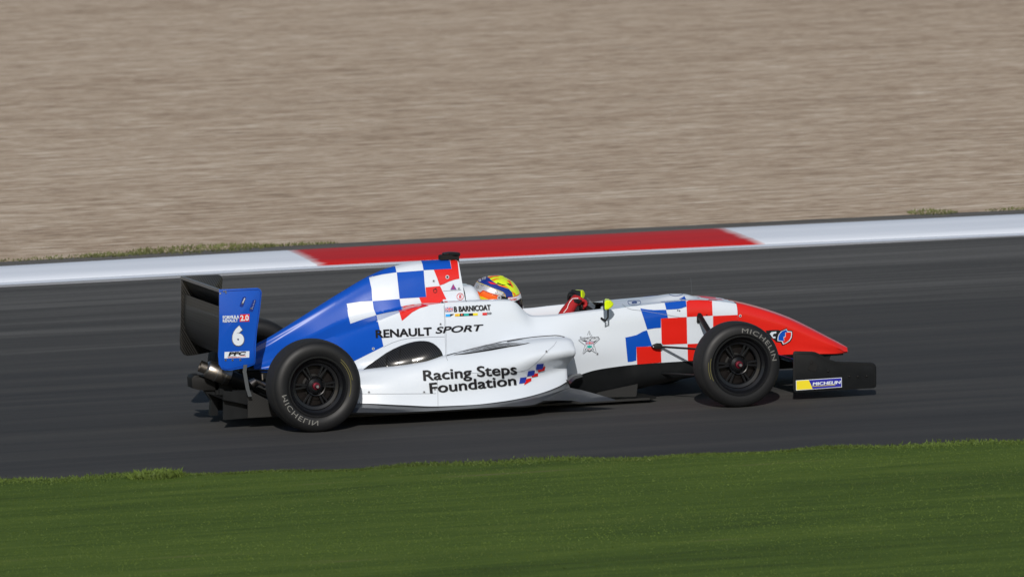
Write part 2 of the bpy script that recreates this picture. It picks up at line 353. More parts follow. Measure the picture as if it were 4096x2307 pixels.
def tuft(name, label, px, py, n, r, h, base, wid=0.009):
    p = G(px, py); a = np.random.rand(n)*6.283; q = np.sqrt(np.random.rand(n))
    o = blades(name, np.cos(a)*q*r[0], np.sin(a)*q*r[1], h, wid, base); o.location = (p.x, p.y, 0.002)
    o['label'] = label; o['category'] = 'grass tuft'; return o
tuft('grass_tuft', 'taller bright green grass tuft at the near edge of the track, left of the car', 625, 1910, 900, (0.17, 0.14), 0.034, (0.085, 0.125, 0.022), 0.007)
for i, (px, py, n, rx, ry, h, lb) in enumerate([
    (800, 1000, 800, 0.60, 0.34, 0.02, 'dark green weed patch at the gravel edge behind the kerb, above the rear wing'),
    (270, 1032, 400, 0.75, 0.16, 0.013, 'low green weeds along the gravel edge at the far left'),
    (455, 1022, 250, 0.28, 0.2, 0.018, 'small dark weed clump just left of the larger patch at the gravel edge'),
    (1130, 985, 260, 0.45, 0.08, 0.02, 'thin line of weeds at the gravel edge behind the left end of the red kerb'),
    (3730, 852, 260, 0.2, 0.26, 0.016, 'dark weed clump at the gravel edge on the right, behind the white kerb'),
    (4060, 838, 110, 0.25, 0.10, 0.014, 'small weed clump at the gravel edge at the far right')]):
    o = tuft('weed_patch', lb, px, py, n, (rx, ry), h, (0.10, 0.11, 0.04), 0.014); o['category'] = 'weeds'; o['group'] = 'weeds along the gravel edge'; o['kind'] = 'stuff'; del o['category']

# ------------------------------------------------------------------ the car
car = bpy.data.objects.new('racing_car', None); COL.objects.link(car); car.empty_display_size = 0.5
car['label'] = 'white, blue and red checkered single-seater racing car with open wheels on the track'; car['category'] = 'racing car'

T = Line([(1000, 1392, 0), (1026, 1374, 0), (1072, 1350, 0), (1134, 1312, 0), (1238, 1246.5, 0), (1348, 1177.5, 0), (1476, 1103, 0), (1538, 1076, 0), (1583, 1062, 0), (1679, 1043, 0), (1762, 1038, 0), (1824, 1036, 0), (1834, 1040, 0)])
def wtop(x): return 0.018+0.055*min(1, max(0, (x+0.2)/1.25))
T1 = Off(T, lambda x, p: Vector((x, -wtop(x)*.75, p.z-0.010-0.010*min(1, max(0, x)))))
T2 = Off(T, lambda x, p: Vector((x, -wtop(x)*1.25, p.z-0.045-0.02*min(1, max(0, x)))))
F = Line([(1005, 1445, -.06), (1130, 1385, -.075), (1240, 1345, -.085), (1394, 1278, -.11), (1500, 1257, -.13), (1610, 1228, -.145), (1686, 1214, -.145), (1862, 1206, -.14)])
SL = Line([(1010, 1462, -.075), (1070, 1440, -.095), (1130, 1413, -.12), (1250, 1372, -.165), (1390, 1328, -.21), (1441, 1310, -.225), (1496, 1290, -.24), (1560, 1264, -.255), (1640, 1236, -.27), (1713, 1220, -.285), (1800, 1210, -.29), (1910, 1206, -.295), (2030, 1203, -.295), (2052, 1205, -.293), (2067, 1215, -.29), (2092, 1240, -.28), (2114, 1261, -.273), (2138, 1268, -.268), (2200, 1266, -.262), (2287, 1256, -.258), (2353, 1248, -.25), (2453, 1236, -.24), (2515, 1227, -.232), (2659, 1211, -.215), (2743, 1202, -.205), (2847, 1203, -.19), (2946, 1215, -.175), (3040, 1240, -.155), (3150, 1280, -.135), (3250, 1328, -.11), (3350, 1379, -.085), (3374, 1393, -.07)])
def down(dy, dz): return lambda x, p: Vector((x, p.y+dy, p.z+dz))
S2 = Off(SL, lambda x, p: Vector((x, p.y-0.012, p.z-0.02)))
V = Line([(1010, 1475, -.09), (1130, 1450, -.145), (1300, 1420, -.225), (1440, 1375, -.295), (1600, 1330, -.35), (1780, 1300, -.36), (1950, 1300, -.345), (2100, 1325, -.325), (2200, 1335, -.31), (2300, 1340, -.295), (2450, 1335, -.272), (2650, 1320, -.24), (2850, 1310, -.205), (2950, 1305, -.19), (3100, 1330, -.16), (3250, 1370, -.125), (3350, 1395, -.095), (3378, 1402, -.075)])
J = Line([(1010, 1482, -.09), (1061, 1487, -.11), (1200, 1490, -.18), (1300, 1485, -.26), (1442, 1460, -.42), (1600, 1440, -.48), (1700, 1428, -.50), (1780, 1415, -.49), (1817, 1410, -.47), (1900, 1391, -.425), (2000, 1368, -.385), (2124, 1360, -.36), (2220, 1380, -.335), (2300, 1400, -.305), (2450, 1400, -.272), (2650, 1385, -.237), (2850, 1375, -.202), (2950, 1370, -.186), (3100, 1380, -.157), (3250, 1397, -.12), (3350, 1407, -.09), (3379, 1408, -.07)])
E_ = Line([(1010, 1486, -.085), (1061, 1490, -.10), (1200, 1500, -.16), (1300, 1520, -.24), (1442, 1590, -.28), (1800, 1600, -.28), (2150, 1580, -.28), (2280, 1522, -.27), (2320, 1499, -.265), (2390, 1478, -.257), (2445, 1469, -.25), (2548, 1457, -.24), (2646, 1450, -.225), (2773, 1442, -.205), (2950, 1431, -.175), (3121, 1419, -.15), (3276, 1415, -.115), (3345, 1414, -.09), (3375, 1412, -.065)])
Xs = W(2948, 1300, -.18).x        # joint of tub and nose cone
Xb = W(1862, 1206, -.14).x        # rear bulkhead / airbox front foot
Xm = W(1780, 1300, -.34).x        # joint engine cover / tub at the vertical seam
def fnbm(): return bmesh.new()
# engine cover: fin, shoulder and flank back to the tail
bm = fnbm(); x0 = T.x0
body_grid(bm, [T, T1, T2, F, SL], 110, 6, x0=[x0, x0, x0, x0, x0], x1=[W(1832, 1040, 0).x, W(1834, 1048, -.05).x, W(1838, 1075, -.08).x, W(1862, 1206, -.14).x, W(1862, 1206, -.29).x], crease=(3,))
JT = [W(1776, 1215, -.285).x, W(1776, 1225, -.295).x, W(1783, 1300, -.36).x, W(1787, 1415, -.49).x, W(1790, 1500, -.28).x]
body_grid(bm, [SL, S2, V, J, E_], 80, 5, x0=x0, x1=JT)
cover = finish(bm, 'engine_cover', [WHITE, BLUE, RED], car, angle=75)
def proj(p):
    q = np.array([p[0], -abs(p[1]), p[2]])-CAM; z = q@_f
    return (2048+(q@RR)/z*DIST/MM, 1153.5-(q@UU)/z*DIST/MM)
for p in cover.data.polygons:
    if proj(p.center)[0] < 1388: p.material_index = 1
# airbox intake mouth (dark, faces forward)
bm = fnbm(); rows = []
fr = [W(1832, 1046, 0), W(1834, 1056, -.05), W(1838, 1080, -.075), W(1846, 1139, -.085)]
rows = [[p for p in fr], [Vector((p.x-.1, p.y*.7, p.z*.98)) for p in fr]]
add_grid(bm, [cr(r, 4) for r in rows]); add_grid(bm, [[Vector((q.x, -q.y, q.z)) for q in cr(r, 4)] for r in rows])
add_grid(bm, [[Vector((p.x-.1, p.y*.7, p.z*.98)) for p in fr], [Vector((p.x-.1, -p.y*.7, p.z*.98)) for p in fr]])
finish(bm, 'air_intake', DARK, car)
# tub: flanks, deck round the helmet, scuttle and top
bm = fnbm(); xt = W(1790, 1300, -.34).x
body_grid(bm, [SL, S2, V, J, E_], 130, 5, x0=[q+.0012 for q in JT], x1=Xs)
X_a, X_c = W(1862, 1206, -.29).x, W(2066, 1214, -.29).x   # deck beside the helmet
DK = Off(SL, lambda x, p: Vector((x, p.y+0.02, p.z+0.006)))
DI = Off(SL, lambda x, p: Vector((x, p.y+0.085, p.z-0.004)))
DD = Off(SL, lambda x, p: Vector((x, p.y+0.09, p.z-0.12)))
body_grid(bm, [SL, DK, DI, DD], 12, 3, x0=JT[0]+.001, x1=X_c)
RI = Off(SL, lambda x, p: Vector((x, p.y+0.028, p.z+0.008)))
RJ = Off(SL, lambda x, p: Vector((x, p.y+0.036, p.z-0.006)))
RK = Off(SL, lambda x, p: Vector((x, p.y+0.04, p.z-0.14)))
Xo = W(2408, 1228, -.22).x        # front of cockpit opening
body_grid(bm, [SL, RI, RJ, RK], 40, 3, x0=X_c, x1=Xo)
N = Line([(2415, 1230, -.19), (2453, 1226, -.15), (2600, 1211, -.12), (2743, 1199, -.105), (2850, 1196, -.10), (2950, 1206, -.09)])
TN = Line([(2440, 1209, 0), (2588, 1191, 0), (2643, 1181, 0), (2684, 1175.5, 0), (2739, 1175.5, 0), (2781, 1186, 0), (2830, 1193, 0), (2891, 1196, 0), (2949, 1205, 0), (3001, 1217, 0), (3057, 1233, 0), (3150, 1266, 0), (3240, 1309, 0), (3303, 1342, 0), (3350, 1366, 0), (3372, 1379, 0), (3381, 1388, 0)])
M1 = Off(TN, lambda x, p: Vector((x, -0.045, p.z-0.004)))
body_grid(bm, [TN, M1, N, SL], 50, 5, x0=[TN.x0-.05, TN.x0-.03, Xo+.0, Xo], x1=Xs)
tub = finish(bm, 'monocoque', [WHITE, BLUE, RED], car)
# nose cone
bm = fnbm()
NN = Off(SL, lambda x, p: Vector((x, p.y*.62, SLTN(x, .72))))
def SLTN(x, t): return SL.fz(x)*(1-t)+TN.fz(x)*t
xe = [TN(TN.x1).x, TN.x1-.001, SL.x1, SL.x1+.003, V.x1, J.x1, E_.x1]
body_grid(bm, [TN, NN, SL, S2, V, J, E_], 60, 5, x0=Xs+.001, x1=[TN.x1, TN.x1-.003, SL.x1-.0, SL.x1, V.x1-.004, J.x1-.004, E_.x1], crease=())
# blunt tip
tipl = [TN(TN.x1), NN(TN.x1-.003), SL(SL.x1), S2(SL.x1), V(V.x1-.004), J(J.x1-.004), E_(E_.x1)]
tl = cr(tipl, 5); tc_ = W(3389, 1403, 0)
rows = [tl]
for t in (.35, .7, 1.0):
    rows.append([Vector((p.x+(tc_.x-p.x)*math.sin(t*math.pi/2)**1.0, p.y*math.cos(t*math.pi/2), tc_.z+(p.z-tc_.z)*math.cos(t*math.pi/2))) for p in tl])
add_grid(bm, rows); add_grid(bm, [[Vector((p.x, -p.y, p.z)) for p in r] for r in rows], True)
nose = finish(bm, 'nose_cone', RED, car)
# dark lower hull and keel
EB = Off(E_, lambda x, p: Vector((x, p.y+.004, p.z+.003)))
def hd_(x): t = min(1, max(0, (x-2.5)/.95)); return .105*(1-t*t*(3-2*t))+.014
K1 = Off(E_, lambda x, p: Vector((x, p.y+.012+(.02 if x < 2.2 else 0), p.z-hd_(x)*.8)))
def k2(x, p):
    t = min(1, max(0, (x-1.9)/.8)); t = t*t*(3-2*t)
    return Vector((x, -.19*(1-t)+p.y*.6*t, .05*(1-t)+(p.z-hd_(x))*t))
K2 = Off(E_, k2)
K3 = Off(E_, lambda x, p: Vector((x, 0, K2(x).z-.003)))
bm = fnbm(); body_grid(bm, [EB, K1, K2, K3], 70, 4, x0=W(1600, 1560, -.28).x, x1=E_.x1)
finish(bm, 'lower_hull', DARK, car)
# side pods
JP = Off(J, lambda x, p: Vector((x, p.y+.02, p.z+.004)))
JL = Line([(1300, 1490, -.30), (1442, 1470, -.41), (1602, 1455, -.46), (1700, 1440, -.48), (1780, 1419, -.475), (1817, 1412, -.455), (1900, 1393, -.415), (2000, 1371, -.375), (2124, 1352, -.35), (2220, 1348, -.34), (2245, 1349, -.34)])
B = Line([(1300, 1508, -.46), (1442, 1490, -.535), (1602, 1472, -.585), (1689, 1455, -.595), (1776, 1430, -.595), (1817, 1421, -.59), (1930, 1408, -.58), (2000, 1398, -.575), (2124, 1375, -.565), (2220, 1365, -.56), (2270, 1362, -.55), (2292, 1367, -.54)])
B2 = Off(B, lambda x, p: Vector((x, p.y-.025, p.z-.022)))
C_ = Line([(1300, 1545, -.5), (1442, 1535, -.60), (1602, 1530, -.64), (1776, 1500, -.65), (1930, 1475, -.645), (2060, 1455, -.635), (2160, 1418, -.625), (2240, 1406, -.615), (2302, 1398, -.585)])
D_ = Line([(1300, 1575, -.5), (1442, 1580, -.615), (1602, 1590, -.66), (1776, 1580, -.665), (1930, 1562, -.645), (2060, 1532, -.595), (2160, 1502, -.52), (2230, 1482, -.455), (2268, 1474, -.425)])
EP = Line([(1300, 1608, -.5), (1435, 1612, -.625), (1603, 1619, -.67), (1753, 1624, -.68), (1892, 1618, -.68), (2008, 1605, -.668), (2083, 1592, -.645), (2165, 1571, -.59), (2234, 1545, -.515), (2270, 1524, -.455)])
bm = fnbm()
rows = body_grid(bm, [JL, B, B2, C_, D_, EP], 90, 6, mirror=False)
last = rows[-1]; inner = [Vector((p.x-.01 if i < 6 else p.x-.02, max(p.y, -.36) if i < 2 else -.33, p.z)) for i, p in enumerate(last)]
lip = [Vector((p.x+.006, p.y+.016, p.z-.003)) for p in last]
add_grid(bm, [last, lip, inner]); b2 = bm.copy()
for v in b2.verts: v.co.y *= -1
bmesh.ops.reverse_faces(b2, faces=b2.faces[:])
pod = finish(bm, 'sidepod', WHITE, car, angle=60); finish(b2, 'sidepod', WHITE, car, angle=60)
# floor with turned-up edge
G1 = Line([(1380, 1630, -.70), (1443, 1630, -.715), (1600, 1636, -.72), (1753, 1638, -.725), (2000, 1617, -.705), (2100, 1603, -.69), (2170, 1584, -.64), (2240, 1562, -.57), (2280, 1549, -.52)])
G0 = Off(EP, lambda x, p: Vector((x, p.y+.03, p.z+.004)))
G2 = Line([(1380, 1650, -.735), (1443, 1649, -.74), (1600, 1648, -.745), (1747, 1641, -.745), (2000, 1626, -.735), (2100, 1622, -.73), (2132, 1618, -.72), (2175, 1604, -.67), (2240, 1597, -.58), (2290, 1600, -.53)])
G3 = Off(G2, lambda x, p: Vector((x, p.y+.02, max(.03, p.z-.012))))
G4 = Off(G2, lambda x, p: Vector((x, 0, max(.03, p.z-.014))))
bm = fnbm()
body_grid(bm, [G0, G1, G2, G3, G4], 70, 4, x0=[EP.x0+.06]*1+[G1.x0]*4, x1=[EP.x1, G1.x1, G2.x1, G2.x1, G2.x1], crease=(1, 2, 3))
finish(bm, 'floor', [FLOORM], car, angle=25)
for s in (1, -1):
    bm = fnbm()
    def Q(px, py, Y): p = W(px, py, Y); return bm.verts.new((p.x, p.y*s, p.z))
    a = Q(2165, 1602, -.68); b = Q(2240, 1566, -.585); c = Q(2280, 1550, -.53); d = Q(2330, 1560, -.52); e = Q(2400, 1579, -.55); f_ = Q(2458, 1596, -.60)
    g = Q(2462, 1601, -.605); h = Q(2325, 1608, -.66); i_ = Q(2289, 1601, -.66); j_ = Q(2235, 1600, -.67); m_ = Q(2360, 1592, -.615); n_ = Q(2260, 1578, -.62)
    for fc in ([a, n_, b], [b, n_, c], [c, n_, d], [n_, m_, d], [d, m_, e], [e, m_, f_], [f_, m_, g], [g, m_, h], [h, m_, i_], [i_, m_, n_], [i_, n_, j_], [j_, n_, a]): bm.faces.new(fc)
    bmesh.ops.solidify(bm, geom=bm.faces[:], thickness=0.006)
    finish(bm, 'floor_strake', [FLOORM], car, angle=50)
bm = fnbm()
spl = [W(2200, 1600, -.33), W(2631, 1593, -.30), W(2600, 1588, -.22)]
for th, z in ((0.014, spl[1].z-.004),):
    xx0, xx1 = W(1300, 1590, -.3).x, spl[1].x
    out = [(xx0, -.32), (xx1-.06, -.32), (xx1, -.27), (xx1-.04, 0), (xx1, .27), (xx1-.06, .32), (xx0, .32)]
    a = [bm.verts.new((x, y, .022)) for x, y in out]; b = [bm.verts.new((x, y, .022+th)) for x, y in out]
    bm.faces.new(a[::-1]); bm.faces.new(b)
    for q in range(len(out)): bm.faces.new([a[q], a[(q+1) % len(out)], b[(q+1) % len(out)], b[q]])
finish(bm, 'splitter', CARBONM, car, smooth=False)
for s in (1, -1):
    bm = fnbm(); plate(bm, [(2380, 1588), (2388, 1570), (2470, 1552), (2551, 1535), (2545, 1586)], -.33, .006)
    if s < 0:
        for v in bm.verts: v.co.y *= -1
    finish(bm, 'turning_vane', CARBONM, car, smooth=False)
    bm = fnbm()   # dark sidepod mounting root
    tube(bm, [W(2262, 1535, -.45), W(2285, 1515, -.38), W(2320, 1505, -.30)], [.03, .028, .02], 8)
    if s < 0:
        for v in bm.verts: v.co.y *= -1
    finish(bm, 'pod_bracket', CARBON, car)

# headrest
bm = fnbm()
H0 = Line([(1836, 1139, 0), (1869, 1137, 0), (1880, 1142, 0), (1889.5, 1151, 0), (1901, 1174, 0), (1909, 1200, 0)])
H1 = Off(H0, lambda x, p: Vector((x, -.09, p.z-.006))); H2 = Off(H0, lambda x, p: Vector((x, -.135, p.z-.045))); 
H3 = Off(H0, lambda x, p: Vector((x, -.15, SL.fz(x)-.05)))
body_grid(bm, [H0, H1, H2, H3], 14, 5); finish(bm, 'headrest', WHITE, car, angle=60)
# cockpit lining
bm = fnbm(); box(bm, ((Xo+X_c)/2+.05, 0, SL.fz(Xo)-.17), (Xo-X_c+.2, .42, .01))
finish(bm, 'cockpit_floor', DARK, car, smooth=False)
for s in (-1, 1):
    bm = fnbm()
    P = [W(2330, 1222, .22), W(2402, 1210, .20), W(2402, 1235, .20), W(2330, 1262, .22)]
    q = [bm.verts.new((p.x, (.205 if i in (0, 3) else .195)*s, p.z-.006)) for i, p in enumerate(P)]; bm.faces.new(q)
    finish(bm, 'cockpit_liner', DARK, car, smooth=False)

# ------------------------------------------------------------------ decals laid on the body by ray casting
def bvh_of(objs):
    vs_, ps = [], []
    for o in objs:
        b = len(vs_); vs_ += [o.matrix_world @ v.co for v in o.data.vertices]; ps += [[b+i for i in p.vertices] for p in o.data.polygons]
    return BVHTree.FromPolygons(vs_, ps)
for o in (cover, tub, nose, pod): pass
bpy.context.view_layer.update()
BODY = bvh_of([cover, tub, nose, pod])
def proj(p):
    q = np.array([p[0], -abs(p[1]), p[2]])-CAM; z = q@_f
    return (2048+(q@RR)/z*DIST/MM, 1153.5-(q@UU)/z*DIST/MM)
def inside(P, x, y):
    c = False; j = len(P)-1
    for i in range(len(P)):
        if (P[i][1] > y) != (P[j][1] > y) and x < (P[j][0]-P[i][0])*(y-P[i][1])/(P[j][1]-P[i][1])+P[i][0]: c = not c
        j = i
    return c
def paint_base(o, P, idx):
    xs = [p[0] for p in P]; ys = [p[1] for p in P]
    for f in o.data.polygons:
        x, y = proj(f.center)
        if min(xs) < x < max(xs) and min(ys) < y < max(ys) and all(inside(P, *proj(o.data.vertices[v].co)) for v in f.vertices): f.material_index = idx
def drop(bvh, px, py, off):
    d = Vector(ray(px, py)).normalized(); h = bvh.ray_cast(Vector(CAM), d)
    if h[0] is None: return None
    n = h[1] if h[1].dot(d) < 0 else -h[1]
    return h[0]+n*off-d*off*0.6
DN = 0
def decal(name, polys, m, bvh, parent, step=7.0, off=0.0014, mirror=False, dome=None, maxj=None, place=None):
    """polys: list of pixel polygons or a flat bmesh; clipped to a fine grid, then laid on the surface"""
    if isinstance(polys, bmesh.types.BMesh): bm = polys
    else:
        bm = bmesh.new()
        for P in polys:
            vv = [bm.verts.new((x, y, 0)) for x, y in P]
            for t in tessellate_polygon([[Vector((x, y, 0)) for x, y in P]]):
                try: bm.faces.new([vv[i] for i in t])
                except Exception: pass
        bmesh.ops.remove_doubles(bm, verts=bm.verts, dist=1e-4)
    if not bm.verts: return None
    global DN
    DN += 1; off = off+(DN % 12)*0.00007
    xs = [v.co.x for v in bm.verts]; ys = [v.co.y for v in bm.verts]
    for k, lo, hi in ((0, min(xs), max(xs)), (1, min(ys), max(ys))):
        q = math.ceil(lo/step)*step+.013
        while q < hi:
            co = (q, 0, 0) if k == 0 else (0, q, 0); no = (1, 0, 0) if k == 0 else (0, 1, 0)
            bmesh.ops.bisect_plane(bm, geom=bm.verts[:]+bm.edges[:]+bm.faces[:], plane_co=co, plane_no=no, dist=1e-4); q += step
    kill = []
    for v in bm.verts:
        p = place(v.co.x, v.co.y) if place else drop(bvh, v.co.x, v.co.y, off+(dome(v.co.x, v.co.y) if dome else 0))
        if p is None: kill.append(v)
        else: v.co = p
    if kill: bmesh.ops.delete(bm, geom=kill, context='VERTS')
    mj = maxj or 0.09
    bad = [f for f in bm.faces if max(e.calc_length() for e in f.edges) > mj]
    if bad: bmesh.ops.delete(bm, geom=bad, context='FACES')
    if not bm.faces: bm.free(); return None
    if mirror:
        b2 = bm.copy()
        for v in b2.verts: v.co.y *= -1
        bmesh.ops.reverse_faces(b2, faces=b2.faces[:])
        finish(b2, name, m, parent, smooth=True, weld=True, outward=False, angle=80)
    return finish(bm, name, m, parent, smooth=True, weld=name != 'lettering', outward=False, angle=80)
def z2(*P): return [(1000+x/2.901, 1000+y/2.901) for x, y in P]
def z4(*P): return [(1500+x/2.901, 960+y/2.901) for x, y in P]
def z5(*P): return [(1400+x/3.454, 1260+y/3.454) for x, y in P]
def z6(*P): return [(2000+x/3.627, 1280+y/3.627) for x, y in P]
def n3(*P): return [(2450+x/3.627, 1150+y/3.627) for x, y in P]
def n5(*P): return [(3000+x/3.627, 1280+y/3.627) for x, y in P]
def h1(*P): return [(1800+x/4.268, 1060+y/4.268) for x, y in P]
def e1(*P): return [(680+x/2.073, 1020+y/2.073) for x, y in P]
def s8(*P): return [(2240+x/9.067, 1300+y/9.067) for x, y in P]
def D(nm, P, m, par, **k):
    if nm in ('blue_check', 'red_check') and par in (cover, tub):
        for p in P: paint_base(par, p, 1 if m is BLUE else 2)
    return decal(nm, P, m, BODY, par, mirror=k.pop('mirror', True), **k)
D('blue_check', [[(1340, 1100), (1476, 1040), (1583, 1050), (1581, 1066), (1586, 1089), (1532, 1097), (1476, 1109.5), (1486, 1155), (1489.5, 1203), (1440, 1206), (1386.5, 1214), (1393, 1262), (1401.6, 1295), (1455, 1276), (1505.7, 1261), (1520, 1320), (1534, 1385.5), (1419, 1443), (1340, 1482)]], BLUE, cover)
D('blue_check', [z2((1703, 260), (2015, 237))+z4((575, 500), (593, 660), (285, 679), (268, 520))], BLUE, cover)
D('blue_check', [z2((1422, 592), (1733, 568))+z4((285, 684), (300, 768), (320, 772), (325, 803), (270, 818), (140, 842), (15, 870))+z2((1435, 680))], BLUE, cover)
D('blue_check', [z4((525, 215), (865, 205), (872, 260), (886, 335), (563, 350), (550, 280))], BLUE, cover)
D('red_check', [z4((867, 205), (935, 218), (958, 250), (968, 340), (979, 448), (920, 460), (860, 480), (800, 510), (750, 526), (720, 440), (682, 346), (887, 336))], RED, cover)
D('red_check', [z4((587, 549), (755, 533), (800, 630), (845, 722), (700, 727), (540, 733), (512, 666), (594, 661))], RED, cover)
D('red_check', [z4((300, 772), (420, 748), (540, 738), (622, 762), (520, 790), (430, 840), (360, 900), (313, 938), (290, 860), (274, 820), (326, 804), (322, 773))], RED, cover)
D('blue_check', [n3((755, 222), (900, 205), (1062, 190), (1072, 275), (1000, 300), (940, 312), (780, 320))], BLUE, tub)
D('blue_check', [n3((690, 206), (960, 188), (1062, 180), (1040, 192), (900, 202), (755, 216))], BLUE, tub)
D('blue_check', [n3((965, 168), (1010, 148), (1043, 125), (1068, 178))], BLUE, tub)
D('blue_check', [n3((403, 302), (500, 318), (600, 327), (775, 322), (790, 380), (803, 437), (700, 447), (700, 580), (600, 588), (503, 605), (460, 470))], BLUE, tub)
D('blue_check', [n3((185, 722), (260, 708), (350, 685), (440, 635), (498, 617), (540, 740), (575, 848), (345, 860), (345, 1055), (280, 1072), (220, 1077))], BLUE, tub)
D('red_check', [n3((1070, 186), (1250, 180), (1442, 186), (1452, 405), (1080, 425))], RED, tub)
D('red_check', [n3((702, 447), (1075, 427), (1083, 812), (713, 828))], RED, tub)
D('red_check', [n3((345, 860), (700, 848), (708, 1085), (700, 1084), (355, 1112))], RED, tub)
D('red_check', [n3((1457, 410), (1812, 395), (1815, 800), (1460, 800))], RED, tub)
D('red_check', [n3((1087, 817), (1457, 800), (1460, 1052), (1092, 1064))], RED, tub)
D('red_check', [n3((1360, 158), (1590, 168), (1650, 186), (1400, 182))], RED, tub, mirror=True)
D('red_check', [n3((1195, 125), (1235, 133), (1262, 152), (1225, 148))], RED, tub, mirror=False)
DBLUE2 = mat('matt_blue_print', (0.02, 0.045, 0.33), 0.7, spec=0.1); RED2 = mat('matt_red_print', (0.6, 0.012, 0.01), 0.7, spec=0.1)
for P, m in [(((530, 630), (632, 622), (612, 705), (512, 715)), DBLUE), (((405, 733), (502, 718), (487, 797), (385, 810)), DBLUE), (((288, 830), (380, 818), (362, 908), (272, 922)), DBLUE),
             (((620, 672), (657, 660), (640, 722), (550, 750), (543, 716), (610, 706)), RED), (((492, 772), (547, 760), (545, 810), (455, 824), (460, 800), (487, 797)), RED), (((374, 852), (450, 832), (450, 880), (347, 944), (352, 910), (364, 907)), RED)]:
    D('blue_check' if m is DBLUE else 'red_check', [z6(*P)], DBLUE2 if m is DBLUE else RED2, pod, off=.004, step=4)
# carbon cooling exit on the sidepod
duct = z5((145, 780), (250, 695), (400, 590), (500, 520), (600, 465), (700, 420), (800, 385), (880, 365), (960, 355), (1030, 355), (1090, 364), (1150, 388), (1200, 425), (1240, 467), (1270, 512), (1288, 568), (1250, 592), (1200, 612), (1100, 640), (1000, 662), (850, 694), (700, 722), (550, 742), (400, 756), (260, 770))
def duct_at(x, y, lift=0.0):
    base = .463+.0009*(y-1363)-(.0005*(1690-x) if x > 1650 else .02+.00022*(1650-x))
    cx, cy = 1690, 1412; dx = (x-cx)/(86.0 if x > cx else 150.0); dy = (y-cy-(cx-x)*0.22)/56.0; r = dx*dx+dy*dy
    h = .05*math.sqrt(max(0, 1-r)) if x > 1600 else .05*math.sqrt(max(0, 1-r))*max(0, 1-(1600-x)/70.0)*.9
    h = .045*max(0, 1-r)**.75
    return W(x, y, -(base+h+.004+lift))
D('cooling_duct', [duct], CARBON, cover, place=duct_at, step=5)
for a, b in (((505, 565), (488, 738)), ((372, 645), (362, 752)), ((690, 462), (655, 720))):
    D('duct_vane', [z5(a, (a[0]+11, a[1]-4), (b[0]+9, b[1]), b)], RUB, cover, place=lambda x, y: duct_at(x, y, .006))
# louvre panel above the sidepod
lou = z5((1430, 553), (1560, 508), (1700, 470), (1830, 432), (1950, 408), (2080, 389), (2200, 385), (2300, 385), (2418, 385))+z6((200, 331), (440, 333), (250, 375), (0, 410))+z5((2250, 432), (2100, 461), (1960, 487), (1800, 512), (1600, 541))
D('louvre_opening', [lou], RUB, cover, step=5, maxj=.2)
def polyl(P, wd, wd2=None):
    out = []; P = [np.array(p, float) for p in P]; wd2 = wd if wd2 is None else wd2
    L = []; R_ = []
    for i, p in enumerate(P):
        t = P[min(i+1, len(P)-1)]-P[max(i-1, 0)]; t = t/np.linalg.norm(t); n = np.array([-t[1], t[0]])
        wv = wd+(wd2-wd)*i/(len(P)-1); L.append(p+n*wv/2); R_.append(p-n*wv/2)
    return [[tuple(L[i]), tuple(L[i+1]), tuple(R_[i+1]), tuple(R_[i])] for i in range(len(P)-1)]
for k in range(4):
    t = (k+1)/5.0
    P = []
    for u in np.linspace(0.05, 0.97, 12):
        a = np.array(cr([Vector((*q, 0)) for q in [(1817, 1419), (1880, 1401), (1930, 1385), (2002, 1372), (2060, 1371), (2115, 1372)]], 6)[int(u*30)][:2])
        b = np.array(cr([Vector((*q, 0)) for q in [(1817, 1420.5), (1880, 1414), (1930, 1407), (2002, 1394), (2060, 1385), (2118, 1373)]], 6)[int(u*30)][:2])
        P.append(tuple(a*(1-t)+b*t))
    D('louvre_slat', polyl(P, 1.15), WHITE, cover, step=9, off=.006, maxj=.2)
# seams
def seam(P, wd, m, par=None, **k): D('panel_gap', polyl(P, wd), m, par or tub, step=9, off=.002, maxj=.2, **k)
seam(z5((1297, -130), (1303, 0), (1312, 300), (1320, 540), (1332, 590), (1350, 632)), 1.6, SEAM)
seam(z5((1205, 900), (1213, 1080), (1215, 1250)), 1.6, SEAM, pod); seam(z5((1280, 830), (1235, 850), (1205, 900)), 1.3, SEAM, pod)
seam(z5((150, 1085), (600, 1085), (1190, 1080)), 1.3, SEAM, pod)
seam(z5((465, 440), (580, 385), (700, 345), (800, 325), (900, 315), (1100, 305), (1305, 300)), 1.3, SEAM, cover)
seam(z5((1280, 830), (1350, 808), (1700, 800), (2100, 790), (2418, 770))+z6((300, 738), (400, 715), (470, 660), (540, 600), (680, 460), (780, 370), (820, 310)), 1.2, SEAM, pod)
seam(z4((790, 590), (1028, 578)), 1.3, SEAM, cover)
seam(z4((1030, 545), (1038, 640), (1045, 690), (1062, 715)), 2.2, SEAMD, cover)
seam(n3((140, 245), (180, 275), (220, 300), (280, 320), (430, 335), (700, 380), (980, 430), (1070, 427)), 1.2, SEAM)
seam(z5((1335, 560), (1500, 512), (1700, 460), (1880, 415), (2100, 366), (2300, 334), (2418, 318))+z6((100, 308), (300, 270), (500, 245), (650, 232), (800, 222), (880, 228), (935, 247)), 2.6, SEAMD)
